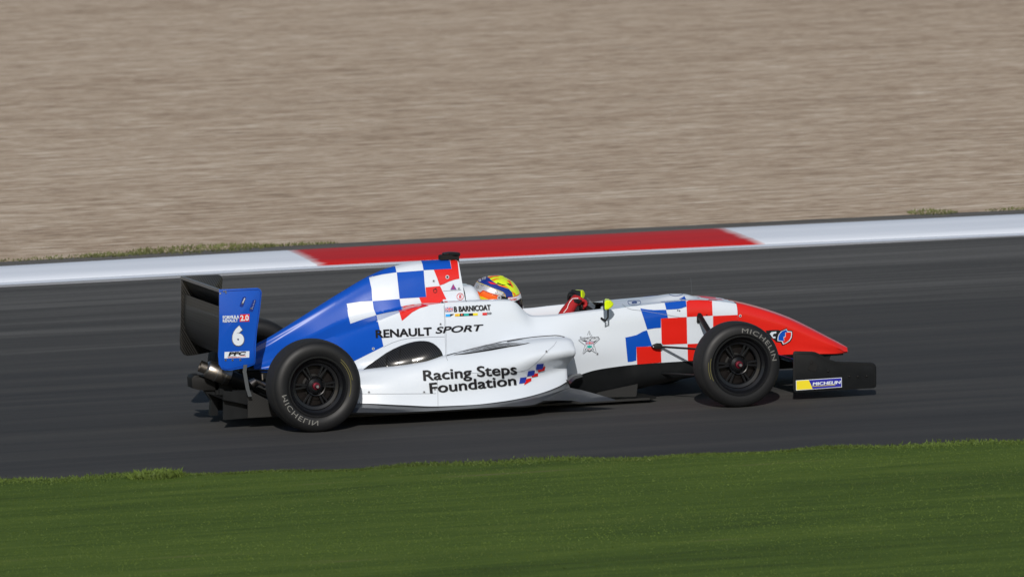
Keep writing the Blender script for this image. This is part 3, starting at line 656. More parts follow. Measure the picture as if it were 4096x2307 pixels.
# fasteners
def disc(cx, cy, r, n=14): return [(cx+r*math.cos(2*math.pi*k/n), cy+r*math.sin(2*math.pi*k/n)) for k in range(n)]
for c, m_, par in ([(p, BLACK, cover) for p in z4((680, 475), (972, 563), (760, 977))+z5((323, 467))]+[(p, BLACK, pod) for p in z4((1990, 1295))+z5((262, 1062), (1022, 1060), (1172, 1020), (1472, 788))+z6((672, 457))]
                   +[(p, BLACK, tub) for p in z6((1410, 485))]+[(n3((1850, 408))[0], BLACK, nose)]+[(p, BLACK, cover) for p in z4((838, 430))]+[((1015, 1482), BLACK, cover)]):
    r = 6.0 if abs(c[0]-1788.9) < 1 else 3.9
    D('fastener', [disc(c[0], c[1], r+1.6)], LGREY, par, off=.0024, step=20); D('fastener', [disc(c[0], c[1], r*.68)], BLACK, par, off=.0034, step=20)
for c in n3((945, 330), (972, 335), (1365, 395)): D('fastener', [disc(*c, 2.6)], BLACK, tub, off=.0034, step=20)
D('tow_ring', polyl(disc(*z4((697, 590))[0], 7)+[disc(*z4((697, 590))[0], 7)[0]], 2.2), BLACK, cover, off=.004, mirror=False)
D('tow_ring', polyl(z4((675, 578), (710, 560)), 3), BLACK, cover, off=.004, mirror=False)

# lettering ------------------------------------------------------------
_cache = {}
def glyphs(s, bold, spacing=1.0):
    c = bpy.data.curves.new('t', 'FONT'); c.body = s; c.size = 1; c.offset = bold; c.space_character = spacing; c.resolution_u = 4; c.fill_mode = 'BOTH'
    o = bpy.data.objects.new('t', c); COL.objects.link(o); bpy.context.view_layer.update()
    me = bpy.data.meshes.new_from_object(o.evaluated_get(bpy.context.evaluated_depsgraph_get()))
    bpy.data.objects.remove(o); bpy.data.curves.remove(c); return me
def caph(bold):
    if bold not in _cache:
        me = glyphs('H', bold); _cache[bold] = (min(v.co.y for v in me.vertices), max(v.co.y for v in me.vertices))
    return _cache[bold]
def lettering(s, bl, br, cap, m, bvh=None, parent=None, bold=0.012, shear=0.0, spacing=1.0, off=.003, step=12, mirror=False, upright=None, name='lettering', fat=0):
    """bl, br: baseline ends in pixels, cap: cap height in pixels"""
    me = glyphs(s, bold, spacing); lo, hi = caph(bold); xs = [v.co.x for v in me.vertices]; x0, x1 = min(xs), max(xs)
    bl = np.array(bl, float); br = np.array(br, float); rt = (br-bl); ln = np.linalg.norm(rt); e = rt/ln
    up = np.array([e[1], -e[0]]) if upright is None else np.array(upright, float)
    bm = bmesh.new(); bm.from_mesh(me); bpy.data.meshes.remove(me)
    for v in bm.verts:
        u = (v.co.x-x0)/(x1-x0); h = (v.co.y-lo)/(hi-lo)*cap
        p = bl+e*(u*ln+shear*h)+up*h; v.co = (p[0], p[1], 0)
    bmesh.ops.triangulate(bm, faces=bm.faces[:])
    if fat:
        b3 = bm.copy()
        for v in b3.verts: v.co.x += fat; v.co.y += fat*.3
        decal(name, b3, m, bvh or BODY, parent, step=step, off=off+.0008, maxj=.12)
    return decal(name, bm, m, bvh or BODY, parent, step=step, off=off, mirror=mirror, maxj=.12)
def Z(f, *p): return f(*p)
a, b = z4((915, 835), (1338, 812)); lettering('B BARNICOAT', a, b, 62/2.901, BLACK, parent=tub, bold=.016, fat=2.0)
a, b = z4((10, 1138), (655, 1106)); lettering('RENAULT', a, b, 92/2.901, BLACK, parent=cover, bold=.018, fat=2.2)
a, b = z4((697, 1087), (1225, 1054)); lettering('SPORT', a, b, 74/2.901, BLACK, parent=tub, bold=.012, fat=1.6, shear=.42)
a, b = z5((1012, 903), (2297, 806)); lettering('Racing Steps', a, b, 138/3.454, BLACK, parent=pod, bold=.006, fat=3.2, off=.0042, step=10)
a, b = z5((1102, 1078), (2287, 962)); lettering('Foundation', a, b, 142/3.454, BLACK, parent=pod, bold=.006, fat=3.2, off=.0042, step=10)
def flag(P, par, bvh=None, off=.003):
    """union flag on a pixel parallelogram P (tl, tr, br, bl)"""
    tl, tr, br, bl = [np.array(p, float) for p in P]
    q = lambda u, v: tuple(tl*(1-u)*(1-v)+tr*u*(1-v)+br*u*v+bl*(1-u)*v)
    R4 = lambda u0, v0, u1, v1: [q(u0, v0), q(u1, v0), q(u1, v1), q(u0, v1)]
    kw = dict(bvh=bvh or BODY, parent=par, step=20)
    decal('flag', [R4(0, 0, 1, 1)], DBLUE, off=off, **kw)
    decal('flag', [[q(0, 0), q(.12, 0), q(1, .88), q(1, 1), q(.88, 1), q(0, .12)], [q(1, 0), q(.88, 0), q(0, .88), q(0, 1), q(.12, 1), q(1, .12)]], WHITE, off=off+.0005, **kw)
    decal('flag', [[q(0, 0), q(.05, 0), q(1, .95), q(1, 1)], [q(1, 0), q(.95, 0), q(0, .95), q(0, 1)]], RED, off=off+.001, **kw)
    decal('flag', [R4(.38, 0, .62, 1), R4(0, .34, 1, .66)], WHITE, off=off+.0015, **kw)
    decal('flag', [R4(.44, 0, .56, 1), R4(0, .42, 1, .58)], RED, off=off+.002, **kw)
flag(z4((812, 783), (903, 779), (903, 829), (812, 834)), tub)
for x0_, x1_, m in [(818, 870, CYAN), (925, 981, MYEL), (981, 1030, BLACK), (1030, 1086, TURQ), (1086, 1136, BLACK), (1136, 1192, MYEL), (1245, 1298, RED)]:
    y = lambda x: 862-(x-818)*.042
    D('colour_band', [z4((x0_, y(x0_)), (x1_, y(x1_)), (x1_, y(x1_)+28), (x0_, y(x0_)+28))], m, tub, mirror=False, off=.003, step=25)
D('colour_band', [z4((870, 860), (918, 858), (872, 888))], BLACK, tub, mirror=False, off=.003, step=25)
D('colour_band', [z4((935, 858), (943, 858), (943, 884), (935, 884)), z4((955, 857), (962, 857), (962, 884), (955, 884))], ORG, tub, mirror=False, off=.004, step=25)
D('colour_band', [disc(*z4((1005, 866))[0], 3.2)], ORG, tub, mirror=False, off=.004, step=25)
ck = []
for r in range(3):
    for c in range(6):
        if (r+c) % 2 == 0:
            x = 1300+c*8.7; y = 839+r*8.5-(c*.4); ck.append(z4((x, y), (x+8.7, y-.3), (x+8.7, y+8.2), (x, y+8.5)))
D('checker_mark', ck, BLACK, tub, mirror=False, off=.003, step=25)
D('warning_triangle', [z4((905, 508), (945, 573), (873, 576))], VIOL, cover, mirror=False, off=.003)
D('warning_triangle', polyl(z4((905, 528), (912, 545), (900, 548), (908, 565)), 2.2), RED, cover, mirror=False, off=.004)
c = z4((986, 655))[0]
D('extinguisher_ring', polyl(disc(*c, 13, 20)+[disc(*c, 13, 20)[0]], 1.8), RED, cover, mirror=False, off=.003, step=25)
lettering('E', (c[0]-4, c[1]+6.5), (c[0]+5, c[1]+6), 12.5, RED, parent=cover, bold=.03, shear=.1)
# star badge
star = s8((1048, 205), (1075, 270), (1105, 350), (1400, 440), (1435, 490), (1225, 690), (1305, 975), (1285, 1000), (1145, 905), (1065, 955), (970, 910), (840, 1030), (820, 1005), (895, 720), (672, 550), (672, 535), (980, 370))
D('star_badge', [star], WHITE, tub, mirror=False, off=.0025); D('star_badge', polyl(star+[star[0]], 1.8), GREY, tub, mirror=False, off=.0035, step=25)
D('star_badge', [s8((740, 545), (960, 560), (980, 580), (900, 600)), s8((1060, 520), (1120, 520), (1100, 560), (1060, 560)), s8((1215, 590), (1350, 525), (1220, 650)), s8((865, 960), (920, 830), (930, 880)), s8((1240, 940), (1180, 860), (1195, 840)), s8((1055, 270), (1070, 350), (1050, 370))], BLACK, tub, mirror=False, off=.004, step=25)
D('star_badge', [s8((700, 400), (740, 375), (1380, 355), (1410, 380), (1405, 500), (720, 535), (690, 500))], WHITE, tub, mirror=False, off=.0045, step=25)
a, b = s8((712, 520), (1400, 480)); lettering('SuperStars', a, b, 105/9.067, GREY, parent=tub, bold=.02, off=.0055)
sh = s8((918, 590), (1200, 575), (1198, 760), (1160, 840), (1110, 890), (1060, 925), (1000, 890), (950, 840), (925, 760))
D('star_badge', [sh], WHITE, tub, mirror=False, off=.005, step=25); D('star_badge', polyl(sh+[sh[0]], 1.4), GREY, tub, mirror=False, off=.0058, step=25)
flag(s8((926, 595), (1194, 582), (1194, 692), (926, 705)), tub, off=.006)
D('star_badge', [s8((970, 740), (1040, 740), (1050, 700), (1060, 740), (1145, 740), (1140, 800), (1060, 825), (975, 815))], TURQ, tub, mirror=False, off=.0065, step=25)
a, b = s8((1000, 880), (1105, 872)); lettering('BRDC', a, b, 3.6, RED, parent=tub, bold=.02, off=.0065)
# badge on the nose
sh = n5((385, 260), (400, 200), (440, 150), (530, 112), (545, 145), (612, 150), (618, 200), (610, 260), (580, 310), (520, 345), (465, 365), (440, 320), (375, 315))
D('nose_badge', [[(x, y) for x, y in n5((225, 150), (330, 142), (405, 140), (440, 150), (470, 300), (380, 318), (355, 290), (300, 250), (240, 185))]], BLACK, nose, mirror=False, off=.002)
D('nose_badge', [sh], BLACK, nose, mirror=False, off=.003)
D('nose_badge', [n5((395, 262), (410, 208), (446, 162), (525, 126), (541, 158), (602, 162), (606, 205), (598, 256), (570, 300), (520, 333), (475, 350), (456, 307), (395, 300))], WHITE, nose, mirror=False, off=.004)
D('nose_badge', [n5((405, 290), (408, 240), (425, 200), (460, 160), (520, 136), (540, 172), (505, 175), (505, 230), (480, 240), (488, 300))], BLUE, nose, mirror=False, off=.005)
D('nose_badge', [n5((510, 178), (590, 172), (592, 210), (582, 255), (555, 295), (510, 325), (482, 335), (468, 300), (492, 300), (488, 248), (512, 240))], RED, nose, mirror=False, off=.005)
D('nose_badge', [n5((283, 195), (310, 170), (378, 163), (376, 190), (340, 195), (325, 215), (330, 238), (366, 236), (362, 262), (330, 262))], WHITE, nose, mirror=False, off=.004)
# emblem on the scuttle and race number roundel
c = n3((315, 225))[0]
D('roundel', polyl(rnd([(c[0]-27, c[1]-8), (c[0]+24, c[1]-9), (c[0]+27, c[1]+3), (c[0]+8, c[1]+10), (c[0]-22, c[1]+6)], 10)+[rnd([(c[0]-27, c[1]-8), (c[0]+24, c[1]-9), (c[0]+27, c[1]+3), (c[0]+8, c[1]+10), (c[0]-22, c[1]+6)], 10)[0]], 1.8), NAVY, tub, mirror=False, off=.002, step=25, maxj=.3)
lettering('e', (c[0]-10, c[1]+4), (c[0]+12, c[1]+2), 12, NAVY, parent=tub, off=.003)
D('roundel', polyl(n3((820, 98), (840, 112), (880, 124), (920, 128), (960, 122), (1000, 110), (1020, 95)), 1.3), NAVY, tub, mirror=False, off=.002, step=25, maxj=.3)

# ------------------------------------------------------------------ rear wing
EPN = [(877, 1157.5), (1030, 1151), (1040, 1155), (1046, 1163), (1047.6, 1172), (1041, 1230), (1034.6, 1280), (1029, 1315), (1026, 1348), (1021.5, 1386), (1023.5, 1420), (1023.5, 1444), (1020, 1455), (1013, 1461), (988.7, 1468.6), (921, 1480.7), (902, 1481.6), (887.4, 1476), (875.4, 1456.6), (873, 1420), (876, 1357), (877.5, 1300)]
rw_n = None
for s in (1, -1):
    bm = fnbm(); plate(bm, EPN, -.488, .012, .0035)
    if s < 0:
        for v in bm.verts: v.co.y *= -1
    o = finish(bm, 'rear_wing_endplate', BLUE if s > 0 else CARBON, car, angle=40)
    if s > 0: rw_n = o
    else: o['label'] = 'bare carbon inner face of the far rear wing endplate'
bpy.context.view_layer.update(); REP = bvh_of([rw_n])
def airfoil(bm, P, th, Y0, Y1, n=6):
    """P: mean line in (x, z); swept from Y0 to Y1"""
    P = [Vector((p[0], 0, p[1])) for p in P]; C2 = cr(P, n); up, lo = [], []
    for i, p in enumerate(C2):
        t = (C2[min(i+1, len(C2)-1)]-C2[max(i-1, 0)]).normalized(); nn = Vector((-t.z, 0, t.x)); u = i/(len(C2)-1)
        h = th*(math.sqrt(u)*1.6*(1-u)+.12) ; up.append(p+nn*h); lo.append(p-nn*h)
    ring = up+lo[::-1]
    r0 = [bm.verts.new((p.x, Y0, p.z)) for p in ring]; r1 = [bm.verts.new((p.x, Y1, p.z)) for p in ring]; m = len(ring)
    for i in range(m): bm.faces.new([r0[i], r0[(i+1) % m], r1[(i+1) % m], r1[i]])
    bm.faces.new(r0[::-1]); bm.faces.new(r1)
def wx(px, py, Y): p = W(px, py, Y); return (p.x, p.z)
bm = fnbm(); airfoil(bm, [wx(*p, -.475) for p in [(985, 1262), (955, 1248), (925, 1225), (902, 1196), (884, 1163)]], .007, -.476, .476)
flap = finish(bm, 'rear_wing_flap', CARBONM, car)
bm = fnbm(); airfoil(bm, [wx(*p, -.475) for p in [(1010, 1425), (985, 1440), (950, 1436), (920, 1415), (900, 1380), (890, 1330), (888, 1280), (889, 1230)]], .012, -.476, .476)
finish(bm, 'rear_wing_main_plane', CARBONM, car)
bm = fnbm(); p = W(879, 1158, -.475); box(bm, (p.x-.004, 0, p.z-.006), (.007, .948, .020)); finish(bm, 'gurney_flap', ALU, car, smooth=False)
bm = fnbm(); tube(bm, [W(936, 1182, -.36), W(905, 1190, -.3), W(840, 1150, -.1), W(800, 1136, .05)], [.008, .016, .014, .008], 10, flat=.5)
finish(bm, 'flap_stiffener', DARK, car)
De = lambda nm, P, m, **k: decal(nm, P, m, REP, rw_n, step=30, off=k.pop('off', .0015))
def Le(s, bl, br, cap, m, **k): lettering(s, e1(bl)[0], e1(br)[0], cap/2.073, m, bvh=REP, parent=rw_n, step=30, off=.004, **k)
De('rim_groove', polyl(e1((415, 300), (735, 285), (752, 310), (725, 540), (705, 700), (696, 760), (703, 870), (690, 900), (500, 943), (460, 945), (430, 930)), 1.5), NAVY)
Le('FORMULA', (437, 530), (570, 524), 27, WHITE, bold=.0, fat=1.6); Le('RENAULT', (437, 558), (562, 553), 25, WHITE, bold=.03)
De('number_box', [e1((580, 492), (658, 489), (656, 549), (577, 552))], RED); Le('2.0', (583, 545), (653, 541), 46, WHITE, bold=.03)
a, b = e1((520, 750), (612, 747)); pass
lettering('6', e1((513, 756))[0], e1((619, 752))[0], 165/2.073, GREY, bvh=REP, parent=rw_n, step=30, off=.003, bold=.085, name='racing_number')
lettering('6', e1((518, 750))[0], e1((613, 746))[0], 156/2.073, WHITE, bvh=REP, parent=rw_n, step=30, off=.005, bold=.065, name='racing_number')
De('sponsor_plate', [e1((452, 802), (658, 795), (656, 848), (450, 855))], WHITE)
Le('PFC', (482, 833), (620, 828), 30, BLACK, bold=.05, shear=.4); Le('BRAKES', (476, 843), (548, 841), 7, GREY, bold=.01)
De('sponsor_plate', polyl(e1((478, 848), (560, 846), (590, 838), (628, 835)), 1.6), RED, off=.003)
for p in e1((460, 868), (517, 868), (582, 867), (622, 917)): De('bolt', [disc(*p, 4)], ALU, off=.004); De('bolt', [disc(*p, 2)], BLACK, off=.005)
De('adjuster_slot', [rnd(e1((605, 345), (632, 345), (605, 430), (575, 425)), 5)], NAVY); De('adjuster_slot', [rnd(e1((690, 370), (716, 370), (685, 470), (652, 462)), 5)], NAVY)
De('adjuster_slot', [e1((615, 355), (624, 358), (603, 405), (594, 400))], LGREY, off=.003)
for p in e1((598, 400), (671, 440), (416, 316), (445, 300), (460, 297), (462, 310)): De('bolt', [disc(*p, 3)], ALU, off=.005)
for k in range(6): De('bolt', [disc(*e1((701-k*4, 378+k*13))[0], 1.4)], LGREY, off=.005)
bm = fnbm(); pts = [W(981, 1458, -.497), W(978, 1487, -.497), W(979, 1491, -.497), W(990, 1554, -.497), W(1000, 1585, -.497)]
for i in range(4): 
    a_, b_ = pts[i], pts[i+1]; v = [bm.verts.new(a_+Vector((-.012, 0, 0))), bm.verts.new(a_+Vector((.011, 0, 0))), bm.verts.new(b_+Vector((.011, 0, 0))), bm.verts.new(b_+Vector((-.012, 0, 0)))]
    bm.faces.new(v)
bmesh.ops.remove_doubles(bm, verts=bm.verts, dist=.001); bmesh.ops.solidify(bm, geom=bm.faces[:], thickness=.005)
finish(bm, 'wing_stay', STRUT, car, smooth=False)

# diffuser, gearbox, exhaust
for s in (1, -1):
    bm = fnbm(); plate(bm, [(991, 1586), (1002, 1563), (1060, 1592), (1090, 1610), (1110, 1664), (1091, 1665), (991, 1671)], -.445, .008)
    if s < 0:
        for v in bm.verts: v.co.y *= -1
    finish(bm, 'diffuser_fence', CARBONM, car, smooth=False)
for Y, P in ((-.25, [(930, 1560), (1010, 1560), (1010, 1668), (893+38, 1672)]), (0.0, [(905, 1576), (960, 1575), (960, 1640), (905, 1640)]), (.25, [(865, 1540), (900, 1540), (900, 1640), (865, 1640)])):
    bm = fnbm(); plate(bm, P, Y, .008); finish(bm, 'diffuser_strake', DARK, car, smooth=False)
bm = fnbm()
a = W(893, 1679, -.40); xr = a.x
rows = [[Vector((xr, y, .19)) for y in (-.44, 0, .44)], [Vector((xr+.35, y, .10)) for y in (-.44, 0, .44)], [Vector((xr+.75, y, .04)) for y in (-.44, 0, .44)]]
add_grid(bm, rows); bmesh.ops.solidify(bm, geom=bm.faces[:], thickness=.008); finish(bm, 'diffuser', DARK, car)
bm = fnbm(); plate(bm, [(893, 1563), (991, 1568), (991, 1671), (893, 1679)], -.38, .01); finish(bm, 'diffuser_side', DARK, car, smooth=False)
bm = fnbm()
g0 = W(1200, 1500, -.12); 
for (xa_, xb_, w_, z0_, z1_) in ((-.32, .35, .20, .13, .34), (-.45, -.32, .14, .16, .30)):
    box(bm, ((xa_+xb_)/2, 0, (z0_+z1_)/2), (xb_-xa_, w_, z1_-z0_))
bmesh.ops.bevel(bm, geom=bm.edges[:], offset=.02, segments=2, affect='EDGES'); finish(bm, 'gearbox', DARK, car, angle=30)
bm = fnbm(); plate(bm, rnd([(767, 1512), (775, 1502), (800, 1498), (802, 1507), (858, 1507), (875, 1520), (875, 1562), (800, 1560), (769, 1552)], 4, 3), -.05, .12, .004)
finish(bm, 'rain_light', RUB, car, angle=30)
bm = fnbm(); plate(bm, [(815, 1560), (868, 1560), (872, 1660), (842, 1662), (846, 1600)], -.03, .05); finish(bm, 'jack_bracket', DARK, car, smooth=False)
A_ = W(800, 1463, -.12); Bx = W(1058, 1560, -.16)
ax = (Bx-A_).normalized()
def along(t): return A_+ax*t
bm = fnbm(); tube(bm, [along(.0), along(.045), along(.05)], [.036, .036, .036], 24, caps=False); tube(bm, [along(.0), along(.04)], [.031, .031], 24, caps=False)
tube(bm, [along(.038), along(.045), along(.055), along(.14), along(.2), along(.205)], [.036, .05, .056, .058, .05, .04], 28); 
exh = finish(bm, 'exhaust', TITAN, car, angle=40)
bm = fnbm()
for t, r in ((.108, .0595), (.165, .0565)): tube(bm, [along(t), along(t+.006)], r, 28)
finish(bm, 'exhaust_band', ALU, exh)
bm = fnbm(); tube(bm, [along(.2), along(.36), along(.47), W(1130, 1600, -.2)], [.045, .042, .04, .04], 18); finish(bm, 'exhaust_pipe', DARK, car)
bm = fnbm(); tube(bm, [W(1003, 1537, -.3), W(1023, 1522, -.3)], [.03, .02], 14); tube(bm, [W(1023, 1523, -.3), W(1060, 1540, -.3)], .012, 10); tube(bm, [W(1050, 1495, -.3), W(1051, 1518, -.3)], .008, 8)
finish(bm, 'rear_linkage', TITAN, car)

# ------------------------------------------------------------------ front wing
FEP = [(3173, 1553), (3173.7, 1413), (3176, 1406.5), (3182, 1404), (3248, 1405.5), (3260, 1407), (3272, 1412), (3300, 1427), (3322, 1439), (3330, 1443), (3342, 1445), (3420, 1446.5), (3480, 1448), (3494, 1451), (3502, 1458), (3506, 1469), (3506, 1538), (3504, 1547), (3496, 1551.5), (3400, 1557), (3300, 1563), (3187, 1569.5), (3179, 1568), (3175, 1562)]
fwn = None
for s in (1, -1):
    bm = fnbm(); plate(bm, FEP, -.672, .012, .003)
    if s < 0:
        for v in bm.verts: v.co.y *= -1
    o = finish(bm, 'front_wing_endplate', DARK, car, angle=40)
    if s > 0: fwn = o
bpy.context.view_layer.update(); FE = bvh_of([fwn])
Df = lambda nm, P, m, off=.0015: decal(nm, P, m, FE, fwn, step=40, off=off)
Df('rim_groove', polyl(n5((660, 1000), (655, 490), (905, 490), (980, 515), (1180, 625), (1230, 632), (1740, 645), (1790, 665), (1800, 700), (1805, 940), (1750, 955), (680, 1030)), 1.6), RUB)
Df('tyre_sticker', [n5((664, 872), (1328, 830), (1331, 970), (666, 1018))], WHITE, .002)
Df('tyre_sticker', [n5((672, 879), (850, 868), (880, 930), (905, 995), (673, 1010))], MYEL, .003)
Df('tyre_sticker', [n5((850, 868), (1321, 838), (1324, 963), (905, 995), (880, 930))], DBLUE, .003)
a, b = n5((905, 944), (1300, 919)); lettering('MICHELIN', a, b, 44/3.627, WHITE, bvh=FE, parent=fwn, step=40, off=.004, bold=0, shear=.25, fat=1.8)
Df('tyre_sticker', polyl(n5((900, 958), (1235, 936)), 1.8), MYEL, .004)
def dome_bolt(P, r=.009, par=None, Y=-.672, m=RUB, name='bolt'):
    bm = fnbm(); p = W(*P, Y); bmesh.ops.create_uvsphere(bm, u_segments=10, v_segments=6, radius=r, matrix=Matrix.Translation(p)); finish(bm, name, m, par or car)
for p in n5((1440, 818), (1565, 818), (1692, 812), (1133, 738), (886, 620)): dome_bolt(p, .009, fwn)
Df('adjuster_grid', [rnd(n5((890, 572), (985, 650), (950, 750), (835, 715)), 4)], RUB, .003)
for s in (1, -1):
    bm = fnbm()
    airfoil(bm, [wx(*p, -.66) for p in [(3470, 1500), (3420, 1506), (3360, 1500), (3300, 1488)]], .012, -.66*s, -.05*s)
    finish(bm, 'front_wing_main_plane', DARK, car)
    bm = fnbm(); airfoil(bm, [wx(*p, -.66) for p in [(3310, 1478), (3260, 1470), (3210, 1452), (3165, 1432)]], .008, -.66*s, -.16*s)
    finish(bm, 'front_wing_flap', NAVY, car)
    bm = fnbm(); P = [W(3225, 1412, -.08), W(3325, 1417, -.08), W(3318, 1435, -.08), W(3330, 1470, -.08), W(3260, 1480, -.08)]
    a = [bm.verts.new((p.x, p.y*s, p.z)) for p in P]; bm.faces.new(a); bmesh.ops.solidify(bm, geom=bm.faces[:], thickness=.012)
    finish(bm, 'wing_pylon', DARK, car, smooth=False)

# ------------------------------------------------------------------ wheels
def wheel_meshes(R_, Wd, tag):
    h = Wd/2; rr = .176
    bm = bmesh.new()
    lathe(bm, [(rr-.004, -h+.028), (rr+.006, -h+.012), (R_*.74, -h-.004), (R_*.84, -h-.006), (R_*.92, -h+.004), (R_*.968, -h+.018), (R_*.99, -h+.038), (R_, -h+.07), (R_+.001, 0), (R_, h-.07), (R_*.99, h-.038), (R_*.968, h-.018), (R_*.92, h-.004), (R_*.84, h+.006), (R_*.74, h+.004), (rr+.006, h-.012), (rr-.004, h-.028)], 96)
    ty = finish(bm, 'tyre', [TYRE, TREAD], None)
    for p in ty.data.polygons:
        c = p.center
        if math.hypot(c.x, c.z) > R_*.972: p.material_index = 1
    bm = bmesh.new()
    lathe(bm, [(rr+.012, -h+.006), (rr+.012, -h-.001), (rr+.002, -h-.001), (rr-.006, -h+.010), (rr-.012, -h+.03), (.150, -h+.042), (.146, -h+.10), (.14, -h+.13), (.146, h-.05), (rr-.01, h-.02), (rr+.008, h-.004)], 96)
    lathe(bm, [(.146, -h+.062), (.128, -h+.066), (.122, -h+.075), (.128, -h+.085)], 96)
    rim = finish(bm, 'wheel', RIM, None, angle=30)
    bm = bmesh.new()
    for k in range(6):
        for d in (-.11, .11):
            a = 2*math.pi*k/6+d; ca, sa = math.cos(a), math.sin(a); M = Matrix(((ca, 0, -sa), (0, 1, 0), (sa, 0, ca)))
            box(bm, M @ Vector((.092, -h+.075, 0)), (.105, .014, .014), M)
    bmesh.ops.bevel(bm, geom=bm.edges[:], offset=.003, segments=1, affect='EDGES')
    lathe(bm, [(0.001, -h+.05), (.03, -h+.05), (.047, -h+.062), (.056, -h+.09), (.056, -h+.12)], 48)
    lathe(bm, [(.056, -h+.05), (.060, -h+.048), (.062, -h+.06)], 48)
    spk = finish(bm, 'spokes', RIM, rim, angle=30)
    bm = bmesh.new(); lathe(bm, [(.07, -h+.115), (.125, -h+.115), (.125, -h+.135), (.07, -h+.135), (.07, -h+.115)], 64); dsc = finish(bm, 'brake_disc', DISC, rim, angle=30)
    bm = bmesh.new(); lathe(bm, [(.001, -h+.10), (.155, -h+.14)], 48); shd = finish(bm, 'wheel_dish', RUB, rim)
    bm = bmesh.new(); lathe(bm, [(.0, -h+.01), (.010, -h+.01), (.012, -h+.02), (.012, -h+.05)], 6); lathe(bm, [(.013, -h+.035), (.022, -h+.037), (.024, -h+.05)], 24)
    nut = finish(bm, 'wheel_nut', [ALU, REDAN], rim, angle=30)
    for p in nut.data.polygons:
        if math.hypot(p.center.x, p.center.z) > .0128: p.material_index = 1
    ty.parent = rim
    return rim
def arc_text(s, r, a0, a1, hgt, m, rim, y, name='tyre_lettering'):
    me = glyphs(s, 0, 1.15); lo, hi = caph(0); xs = [v.co.x for v in me.vertices]; x0, x1 = min(xs), max(xs)
    bm = bmesh.new(); bm.from_mesh(me); bpy.data.meshes.remove(me)
    q = x0
    while q < x1: bmesh.ops.bisect_plane(bm, geom=bm.verts[:]+bm.edges[:]+bm.faces[:], plane_co=(q, 0, 0), plane_no=(1, 0, 0)); q += .15
    for v in bm.verts:
        u = (v.co.x-x0)/(x1-x0); t = (v.co.y-lo)/(hi-lo); a = math.radians(a0+(a1-a0)*u); rr = r+(t-.5)*hgt; 
        v.co = (rr*math.cos(a), y, rr*math.sin(a))
    return finish(bm, name, m, rim, smooth=False, outward=False)
def arc_band(r0, r1, a0, a1, y0, y1, m, rim):
    bm = bmesh.new(); rows = []
    for k in range(25):
        a = math.radians(a0+(a1-a0)*k/24); rows.append([Vector((r0*math.cos(a), y0, r0*math.sin(a))), Vector((r1*math.cos(a), y1, r1*math.sin(a)))])
    add_grid(bm, rows); finish(bm, 'tyre_marking', m, rim, smooth=False, outward=False)
def copy_wheel(w, loc, rz):
    c = w.copy(); COL.objects.link(c); c.parent = car; c.location = loc; c.rotation_euler = (0, 0, rz)
    for ch in w.children:
        k = ch.copy(); COL.objects.link(k); k.parent = c
    return c
for (x, y, R_, Wd, rot) in ((0, .72, .284, .235, 0), (2.73, .75, .267, .20, 0)):
    wmesh = wheel_meshes(R_, Wd, '')
    h = Wd/2; r0 = .176+.012; ys = lambda r: -h-.0075
    if x == 0:
        arc_text('MICHELIN', .222, 190, 268, .030, TYLET, wmesh, -h-.0075); arc_band(.205, .209, -20, 45, -h-.0060, -h-.0062, TYYEL, wmesh); arc_band(.2165, .221, 48, 8, -h-.0073, -h-.0073, TYYEL, wmesh)
    else:
        arc_text('MICHELIN', .218, 88, 5, .028, TYLET, wmesh, -h-.0065); arc_band(.203, .207, 165, 205, -h-.0062, -h-.0064, TYYEL, wmesh); arc_band(.2155, .2195, 172, 200, -h-.0073, -h-.0073, TYYEL, wmesh)
    wmesh.parent = car; wmesh.location = (x, -y, R_)
    copy_wheel(wmesh, (x, y, R_), math.pi)

# ------------------------------------------------------------------ suspension
def rods(name, segs, mirror=True, m=DARK, n=10):
    for s in ((1, -1) if mirror else (1,)):
        for P, r, fl in segs:
            bm = bmesh.new(); tube(bm, [Vector((p[0], p[1]*s, p[2])) for p in P], r, n, flat=fl); finish(bm, name, m, car)
wf = 2.73; yu = -.64
a = W(2640, 1386, -.245); 
rods('upper_wishbone', [([a, (wf, yu, a.z-.01)], .011, .6), ([W(2990, 1385, -.2), (wf, yu, a.z-.01)], .011, .6)])
rods('lower_wishbone', [([W(2640, 1492, -.2), (wf, yu, .17)], .012, .6), ([W(3000, 1470, -.17), (wf, yu, .17)], .012, .6)])
rods('pushrod', [([W(2800, 1258, -.205), W(2803, 1272, -.25), W(2832, 1318, -.36), (wf, yu, .2)], [.014, .018, .017, .013], 1)])
bm = bmesh.new(); plate(bm, [(2609, 1388), (2616, 1380), (2632, 1373.5), (2648, 1374), (2650, 1392), (2640, 1397), (2622, 1396)], -.275, .035, .004); pivot = finish(bm, 'wishbone_fairing', RUB, car, angle=40)
for p in ((2648, 1377), (2614, 1387)): dome_bolt(p, .006, car, -.278, ALU)
bm = bmesh.new(); plate(bm, rnd([(2789, 1265), (2793, 1252), (2803, 1251), (2811, 1262), (2811, 1276), (2800, 1290), (2789, 1291)], 3, 3), -.232, .02); finish(bm, 'pushrod_slot', RUB, car, smooth=False)
rods('rear_wishbone', [([(.35, -.14, .34), (0, -.6, .36)], .012, .6), ([(-.25, -.12, .33), (0, -.6, .36)], .012, .6), ([(.35, -.14, .17), (0, -.6, .16)], .013, .6), ([(-.28, -.12, .16), (0, -.6, .16)], .013, .6)])
rods('drive_shaft', [([(0, -.1, .27), (0, -.6, .28)], .02, 1)])
for s in (1, -1):
    for x, y in ((wf, .66), (0, .62)):
        bm = bmesh.new(); box(bm, (x, -y*s, .265), (.055, .04, .26)); finish(bm, 'upright', DARK, car, smooth=False)

